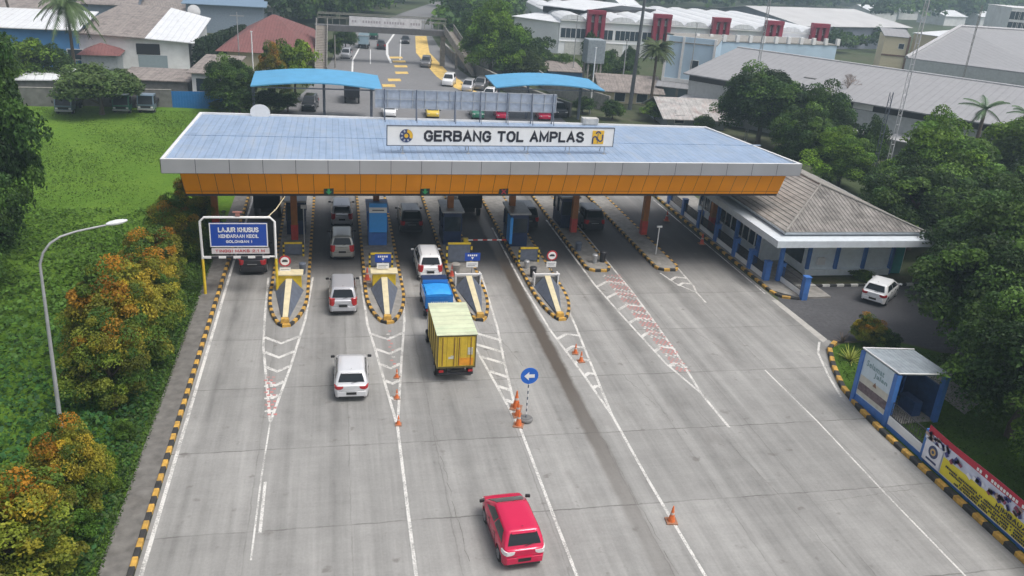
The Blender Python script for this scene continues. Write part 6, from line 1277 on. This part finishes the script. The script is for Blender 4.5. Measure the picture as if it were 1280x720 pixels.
# behind the field
tr('umbrella', 128, 146, 83, 44, 'umbrella-shaped spreading tree at the far side of the field', crown_low=.12)
for a_ in ((30, 118, 48, 30, 'mid_b', 'olive tree behind the field wall at far left', LG), (66, 116, 58, 26, 'mid_a', 'green tree between the blue shop and the field wall', TC), (6, 122, 46, 26, 'mid_a', 'yellowish tree at the left edge above the field wall', LG), (272, 140, 126, 9, 'mid_a', 'small bright bush in front of the blue metal fence', LG),
           (291, 142, 71, 29, 'dense_a', 'round green tree between the blue fence and the left arched canopy', TC), (300, 148, 108, 24, 'mid_b', 'low green growth at the foot of the round tree', DK), (344, 128, 56, 20, 'orange_b', 'reddish-orange tree behind the left arched canopy', (.8, .8, .8, 1)), (370, 126, 51, 24, 'mid_b', 'yellow-green tree left of the footbridge stairs', (2.2, 1.8, .8, 1)),
           (338, 142, 112, 16, 'mid_a', 'dark shrubbery under the left arched canopy', DK), (360, 140, 116, 14, 'mid_b', 'greenery along the verge under the left arched canopy', TC),
           (432, 62, 36, 14, 'mid_a', 'small tree beyond the left stairs of the footbridge', TC), (418, 74, 48, 10, 'mid_b', 'bushes between the stairs and the far road', LG),
           (612, 98, 8, 36, 'dense_b', 'bright green spreading tree right of the footbridge', (2.0, 1.9, .9, 1)), (590, 78, 14, 24, 'mid_a', 'dark tree touching the right end of the footbridge', DK), (640, 96, 34, 24, 'mid_a', 'green tree left of the white factory wing', TC), (668, 92, 46, 20, 'mid_b', 'tree in front of the white factory wing', TC), (655, 100, 66, 26, 'mid_a', 'brownish scrub above the boundary wall', (1.2, .95, .9, 1)),
           (700, 92, 68, 22, 'mid_a', 'bright creeper hedge above the blue shed', LG), (737, 112, 42, 15, 'mid_b', 'creeper mass wrapped round the tank tower', TC), (772, 104, 74, 20, 'mid_a', 'green hedge at the foot of the factory', TC), (757, 98, 62, 12, 'mid_b', 'young tree in front of the factory shutters', TC), (785, 94, 60, 10, 'mid_a', 'small tree right of the tank tower', DK),
           (765, 150, 126, 14, 'mid_a', 'bushes behind the rear edge of the canopy roof', TC), (818, 152, 126, 16, 'mid_b', 'shrubs between the tall pole and the patchy-roofed house', LG), (728, 142, 122, 14, 'mid_a', 'shrub under the right arched canopy', DK), (885, 140, 118, 12, 'mid_b', 'light green shrub behind the patchy roof', LG), (878, 166, 144, 12, 'mid_a', 'leafy shrub in front of the patchy-roofed house', TC),
           (946, 184, 84, 50, 'dense_a', 'big dark round tree right of the canopy with russet young leaves', (.85, .9, .9, 1)), (1022, 200, 112, 36, 'dense_b', 'dark tree behind the office, right of the biggest one', DK), (990, 222, 132, 34, 'dense_a', 'leafy tree just behind the canopy right corner', TC), (1046, 238, 168, 40, 'dense_b', 'fresh green tree behind the office roof', (2.0, 1.9, .9, 1)), (1080, 222, 150, 18, 'mid_a', 'small tree by the white mast', TC),
           (1150, 262, 150, 34, 'dense_b', 'creeper-clad green tree right of the masts', (2.0, 2.0, .9, 1)), (1120, 290, 190, 36, 'dense_a', 'dark tree behind the office right end', DK)):
    tr(a_[4], a_[0], a_[1], a_[2], a_[3], a_[5], color=a_[6], crown_low=.08)
for (x, y, h, r, key, lab, col) in ((52, 62, 8.5, 5.0, 'dense_b', 'wide green tree in the upper right mass of trees', (1.7, 1.65, .9, 1)), (45.5, 56.5, 7.2, 4.2, 'dense_a', 'dark tree beside the right end of the office', TC), (57, 54, 8.8, 5.0, 'dense_a', 'tree at the right edge behind the nearest crowns', TC), (63, 66, 9, 5.5, 'dense_b', 'tree at the right edge below the warehouse wall', LG),
                               (44.5, 47.8, 7.4, 3.9, 'dense_b', 'full dark green tree hanging over the parked white car', TC), (36.6, 37.4, 8.0, 4.1, 'dense_a', 'large dark green tree right of the car park', (.9, .95, .9, 1)), (42, 42.5, 8.2, 4.0, 'dense_b', 'dark tree at the far corner of the car park', TC), (32.4, 29.6, 7.2, 3.3, 'dense_a', 'nearest dark tree above the printed banner', (.9, .95, .9, 1)), (50, 44, 8.5, 4.5, 'dense_a', 'tree at the right edge of the picture, mid height', TC), (30.6, 24.6, 5.6, 2.6, 'dense_b', 'brighter green tree at the lower right edge', LG), (47, 34, 8, 4.5, 'dense_b', 'tree behind the nearest crowns at the right edge', TC)):
    tree(key, x, y, h, r, lab, crown_low=.10, color=col)
tree('dense_b', 35.0, 32.6, 5.6, 3.0, 'low dark tree between the lawn path and the nearest crowns', crown_low=.04, color=DK)
# shrubs of the forecourt
x, y = at(1082, 432); tree('orange_b', x, y, 2.0, 1.15, 'round golden-topped garden shrub behind the blue shelter', 'shrub', 'shrub', crown_low=.0, trunk=False, ry=.9); tree('mid_a', x + .9, y - .3, 1.2, .9, 'low green bush beside the golden garden shrub', 'bush', 'bush', crown_low=0, trunk=False)
tree('mid_b', 37.3, 50.0, .7, .9, 'low weeds growing in the strip in front of the office', 'bush', 'bush', crown_low=0, trunk=False, color=LG)
def blades(x, y, n, L, w_, label, name, col, up=.8, z=0.):
    t = thing(name, label, 'plant', (x, y, z)); b = MB(); rr = random.Random(int(x * 7))
    for k in range(n):
        a = 2 * math.pi * k / n + rr.uniform(-.2, .2); el = rr.uniform(.25, 1.25); d = Vector((math.cos(a) * math.cos(el), math.sin(a) * math.cos(el), math.sin(el))); s_ = Vector((-math.sin(a), math.cos(a), 0)); l = L * rr.uniform(.75, 1.1); P_ = []
        for q in range(5): f = q / 4; c = d * l * f + Vector((0, 0, -.35 * l * f * f * (1.3 - el))); P_.append((c + s_ * w_ * (1 - f) ** .6, c - s_ * w_ * (1 - f) ** .6))
        for q in range(4): b.poly([P_[q][0], P_[q][1], P_[q + 1][1], P_[q + 1][0]])
    build('leaves', b, col, t); b = MB(); b.tube([(0, 0, 0), (0, 0, .15)], .08, 8); build('stem', b, BARK, t)
x, y = at(1062, 452); blades(x, y, 46, 1.15, .05, 'spiky yellow-green agave-like plant on the lawn corner', 'spiky_plant', mat('agave_leaf', (.30, .34, .06), .6, var=.2))
x, y = at(1053, 428); blades(x, y, 24, .9, .03, 'dry brownish spiky plant left of the golden shrub', 'spiky_plant', mat('dry_leaf', (.17, .13, .10), .8, var=.2))
# palms
def palm(x, y, h, L, n, label, key='coconut', col=(.07, .12, .03), lean=0.):
    t = thing('palm_tree', label, 'palm', (x, y, 0)); b = MB(); b.tube([(0, 0, 0), (lean * .3, 0, h * .5), (lean, 0, h)], [.28, .2, .17], 8); build('trunk', b, BARK, t, smooth=50); b = MB(); rr = random.Random(int(x * 3 + y)); lm = mat('palm_leaf_' + key, col, .6, var=.25, scale=1.5)
    for k in range(n):
        a = 2 * math.pi * k / n * 2.4 + rr.uniform(-.2, .2); el = rr.uniform(-.5, 1.2); l = L * rr.uniform(.8, 1.1); s_ = Vector((-math.sin(a), math.cos(a), 0)); pts = []
        for q in range(9): f = q / 8; r_ = l * f * math.cos(el * (1 - f * .4)); pts.append(Vector((lean + math.cos(a) * r_, math.sin(a) * r_, h + l * (math.sin(el) * f - .75 * f * f * (1.1 if key == 'coconut' else .6)))))
        for q in range(8):
            c, d = pts[q], pts[q + 1]; wl = l * .22 * math.sin(math.pi * (.12 + .8 * (q + .5) / 8))
            for s2 in (-1, 1):
                for m_ in range(3):
                    e = c.lerp(d, m_ / 3); tip = e + s_ * s2 * wl + (d - c) * .6 + Vector((0, 0, -wl * .5)); b.poly([e, e + (d - c) * .3, tip])
        b.tube(pts, [.04] * 9, 4)
    build('fronds', b, lm, t)
x, y = at(95, 97); palm(x, y, 9.8, 3.9, 44, 'tall coconut palm in front of the blue shop at upper left'); x, y = at(22, 62); palm(x, y, 13.5, 4.4, 40, 'second coconut palm at the far left, crown above the picture', lean=-1.5)
x, y = at(812, 139); palm(x, y, 8.8, 2.6, 80, 'fan palm with drooping fronds left of the pale blue house', 'fan', (.055, .085, .02))
x, y = at(1205, 232); palm(x, y, 8.2, 2.6, 12, 'banana-like palm with broad fronds in front of the warehouse wall', 'broad', (.07, .14, .05)); x, y = at(1255, 235); palm(x, y, 8.0, 2.2, 9, 'smaller broad-fronded palm at the right edge in front of the warehouse wall', 'broad', (.07, .14, .05))
# bare tree
x, y = at(1045, 175); h = zat(x, y, 92); t = thing('bare_tree', 'leafless pale-branched tree against the grey warehouse roof', 'tree', (x, y, 0)); b = MB(); rr = random.Random(4)
def br(p, d, l, r_, lv):
    q = p + d * l; b.tube([p, q], [r_, r_ * .65], 5, cap=False)
    if lv == 0: return
    for _ in range(3): br(q, (d + Vector((rr.uniform(-1, 1), rr.uniform(-1, 1), rr.uniform(-.25, .5))) * .75).normalized(), l * .68, r_ * .6, lv - 1)
br(Vector((0, 0, h * .5)), Vector((0, 0, 1)), h * .18, .16, 5); build('branches', b, mat('pale_bark', (.30, .25, .22), .9), t); b = MB(); b.tube([(0, 0, 0), (0, 0, h * .5)], [.25, .18], 8); build('trunk', b, mat('pale_bark', (.3, .25, .22)), t)
# hedge on the white warehouse side
hp0, hp1 = Vector(at(243, 88)), Vector(at(300, 62)); n = 9000; f = rng.random(n); pts = np.stack([hp0.x + (hp1.x - hp0.x) * f + rng.normal(size=n) * .35 + .6, hp0.y + (hp1.y - hp0.y) * f + rng.normal(size=n) * .5, rng.random(n) * (4.3 + 0 * f)], 1)
t = thing('ivy_hedge', 'tall dark creeper hedge along the right side of the white warehouse', 'hedge', (0, 0, 0)); cards(pts, unit(n), .22 + .15 * rng.random(n), .7, np.array([.03, .055, .022]) * (.5 + rng.random(n))[:, None], 'foliage', t)
t.location = (hp0.x, hp0.y, 0); t.children[0].location = (-hp0.x, -hp0.y, 0)
# undergrowth and tall grass on the left (uncountable) ------------------------
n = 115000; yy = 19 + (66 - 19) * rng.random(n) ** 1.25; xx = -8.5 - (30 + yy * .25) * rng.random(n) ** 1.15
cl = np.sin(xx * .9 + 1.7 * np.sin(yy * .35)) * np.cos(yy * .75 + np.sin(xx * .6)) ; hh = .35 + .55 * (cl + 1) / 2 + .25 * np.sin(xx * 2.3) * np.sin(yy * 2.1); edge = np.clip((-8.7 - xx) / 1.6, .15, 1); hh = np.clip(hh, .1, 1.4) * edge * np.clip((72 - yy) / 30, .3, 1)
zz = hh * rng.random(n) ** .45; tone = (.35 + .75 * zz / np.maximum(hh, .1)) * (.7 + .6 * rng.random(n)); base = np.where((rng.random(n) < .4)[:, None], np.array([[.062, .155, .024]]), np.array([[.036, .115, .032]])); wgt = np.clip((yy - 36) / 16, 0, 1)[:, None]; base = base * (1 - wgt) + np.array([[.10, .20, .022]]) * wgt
nr = unit(n) * .8 + np.array([0, 0, 1.]); nr /= np.linalg.norm(nr, axis=1)[:, None]
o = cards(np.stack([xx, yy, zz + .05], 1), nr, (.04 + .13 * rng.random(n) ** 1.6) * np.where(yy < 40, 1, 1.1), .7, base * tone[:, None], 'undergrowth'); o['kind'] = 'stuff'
n = 110000; yy = 50 + 54 * rng.random(n) ** .8; xx = -9.2 - 60 * rng.random(n); xx = np.where(yy > 64, xx - 1.5, xx); zz = .10 + .16 * rng.random(n); pat = (.75 + .25 * np.sin(xx * .5 + 2 * np.sin(yy * .3)) * np.sin(yy * .8 + xx * .2)); nr = unit(n) + np.array([0, 0, .9]); nr /= np.linalg.norm(nr, axis=1)[:, None]
o = cards(np.stack([xx, yy, zz], 1), nr, .05 + .07 * rng.random(n), .4, np.array([[.12, .215, .024]]) * (pat * (.85 + .3 * rng.random(n)))[:, None], 'tall_grass'); o['kind'] = 'stuff'
n = 26000; yy = 18 + 22 * rng.random(n); xx = 26.75 + 14 * rng.random(n); ek = np.interp(yy, [8, 30.6, 32.8, 35.2, 37.5, 39.6, 40.5], [26.5, 26.4, 26.55, 26.95, 27.8, 28.8, 29.6]); k = (yy < 39.8 - np.clip(xx - 33, 0, 5) * .8) & (xx > ek); xx, yy = xx[k], yy[k]; n = len(xx); nr = unit(n) + np.array([0, 0, .6]); nr /= np.linalg.norm(nr, axis=1)[:, None]
o = cards(np.stack([xx, yy, .1 + .06 * rng.random(n)], 1), nr, .04 + .05 * rng.random(n), .3, np.array([[.06, .12, .015]]) * (.6 + .7 * rng.random(n))[:, None], 'lawn_grass'); o['kind'] = 'stuff'
# leaf litter strip between shrubs and pavement
n = 16000; yy = 18 + 45 * rng.random(n); xx = -8.1 - 1.6 * rng.random(n) ** 1.3; zz = .06 + .25 * rng.random(n) * np.clip((-8.0 - xx), 0, 1); nr = unit(n) + np.array([0, 0, .8]); nr /= np.linalg.norm(nr, axis=1)[:, None]
o = cards(np.stack([xx, yy, zz], 1), nr, .04 + .05 * rng.random(n), .6, np.array([[.07, .13, .03]]) * (.5 + .9 * rng.random(n))[:, None], 'ground_cover'); o['kind'] = 'stuff'
# far woods --------------------------------------------------------------------
def wood(name, spots, key_n=240):
    P_, N_2, S_, T_ = [], [], [], []
    for (x, y, r, h) in spots:
        p, nr, s, t_ = crown_arrays(16, key_n, 1., spread=.42, cols=WG, low=-.4); P_.append(p * np.array([r, r, h * .5]) + np.array([x, y, h * .52])); N_2.append(nr); S_.append(.13 * s * r); T_.append(t_ * (.7 + .6 * rng.random()))
    o = cards(np.concatenate(P_), np.concatenate(N_2), np.concatenate(S_), .7, np.concatenate(T_), name); o['kind'] = 'stuff'; return o
sp = []
def scatter(poly, n, r, h):
    x0_, x1_ = min(p[0] for p in poly), max(p[0] for p in poly); y0_, y1_ = min(p[1] for p in poly), max(p[1] for p in poly); c = 0
    while c < n:
        x, y = random.uniform(x0_, x1_), random.uniform(y0_, y1_); ins = False; j = len(poly) - 1
        for i in range(len(poly)):
            if (poly[i][1] > y) != (poly[j][1] > y) and x < (poly[j][0] - poly[i][0]) * (y - poly[i][1]) / (poly[j][1] - poly[i][1]) + poly[i][0]: ins = not ins
            j = i
        if ins: sp.append((x, y, r * random.uniform(.7, 1.3), h * random.uniform(.7, 1.25))); c += 1
scatter([at(*p) for p in ((350, 45), (440, 42), (500, 12), (540, 1), (360, 1), (340, 20))], 110, 4.5, 9)
scatter([at(*p) for p in ((556, 60), (552, 20), (560, 1), (700, 1), (690, 14), (640, 14), (630, 50), (600, 62))], 90, 4.5, 9)
scatter([at(*p) for p in ((640, 14), (700, 16), (1000, 16), (1040, 12), (1280, 18), (1280, 1), (700, 1))], 330, 7, 10)
scatter([at(*p) for p in ((1105, 30), (1280, 36), (1280, 12), (1100, 10))], 60, 7, 12)
scatter([at(*p) for p in ((1030, 70), (1095, 66), (1090, 52), (1030, 50))], 20, 3.5, 5)
scatter([at(*p) for p in ((0, 22), (340, 8), (340, 1), (0, 1))], 70, 5, 9)
wood('far_wood', sp)
# ================================================================== HAZE
hz_ = MB(); hz_.bx(-420, 620, -6, 900, -1, 24.5)
ho = build('haze', hz_, (lambda: None)() or (lambda M: M)(bpy.data.materials.new('haze_air'))); ho['kind'] = 'stuff'
hm = ho.data.materials[0]; hm.use_nodes = True; n = hm.node_tree; n.nodes.clear(); out = n.nodes.new('ShaderNodeOutputMaterial'); pv = n.nodes.new('ShaderNodeVolumePrincipled'); pv.inputs['Color'].default_value = (.66, .86, 1.0, 1); pv.inputs['Density'].default_value = HAZE_D; pv.inputs['Anisotropy'].default_value = .3; n.links.new(pv.outputs[0], out.inputs['Volume'])
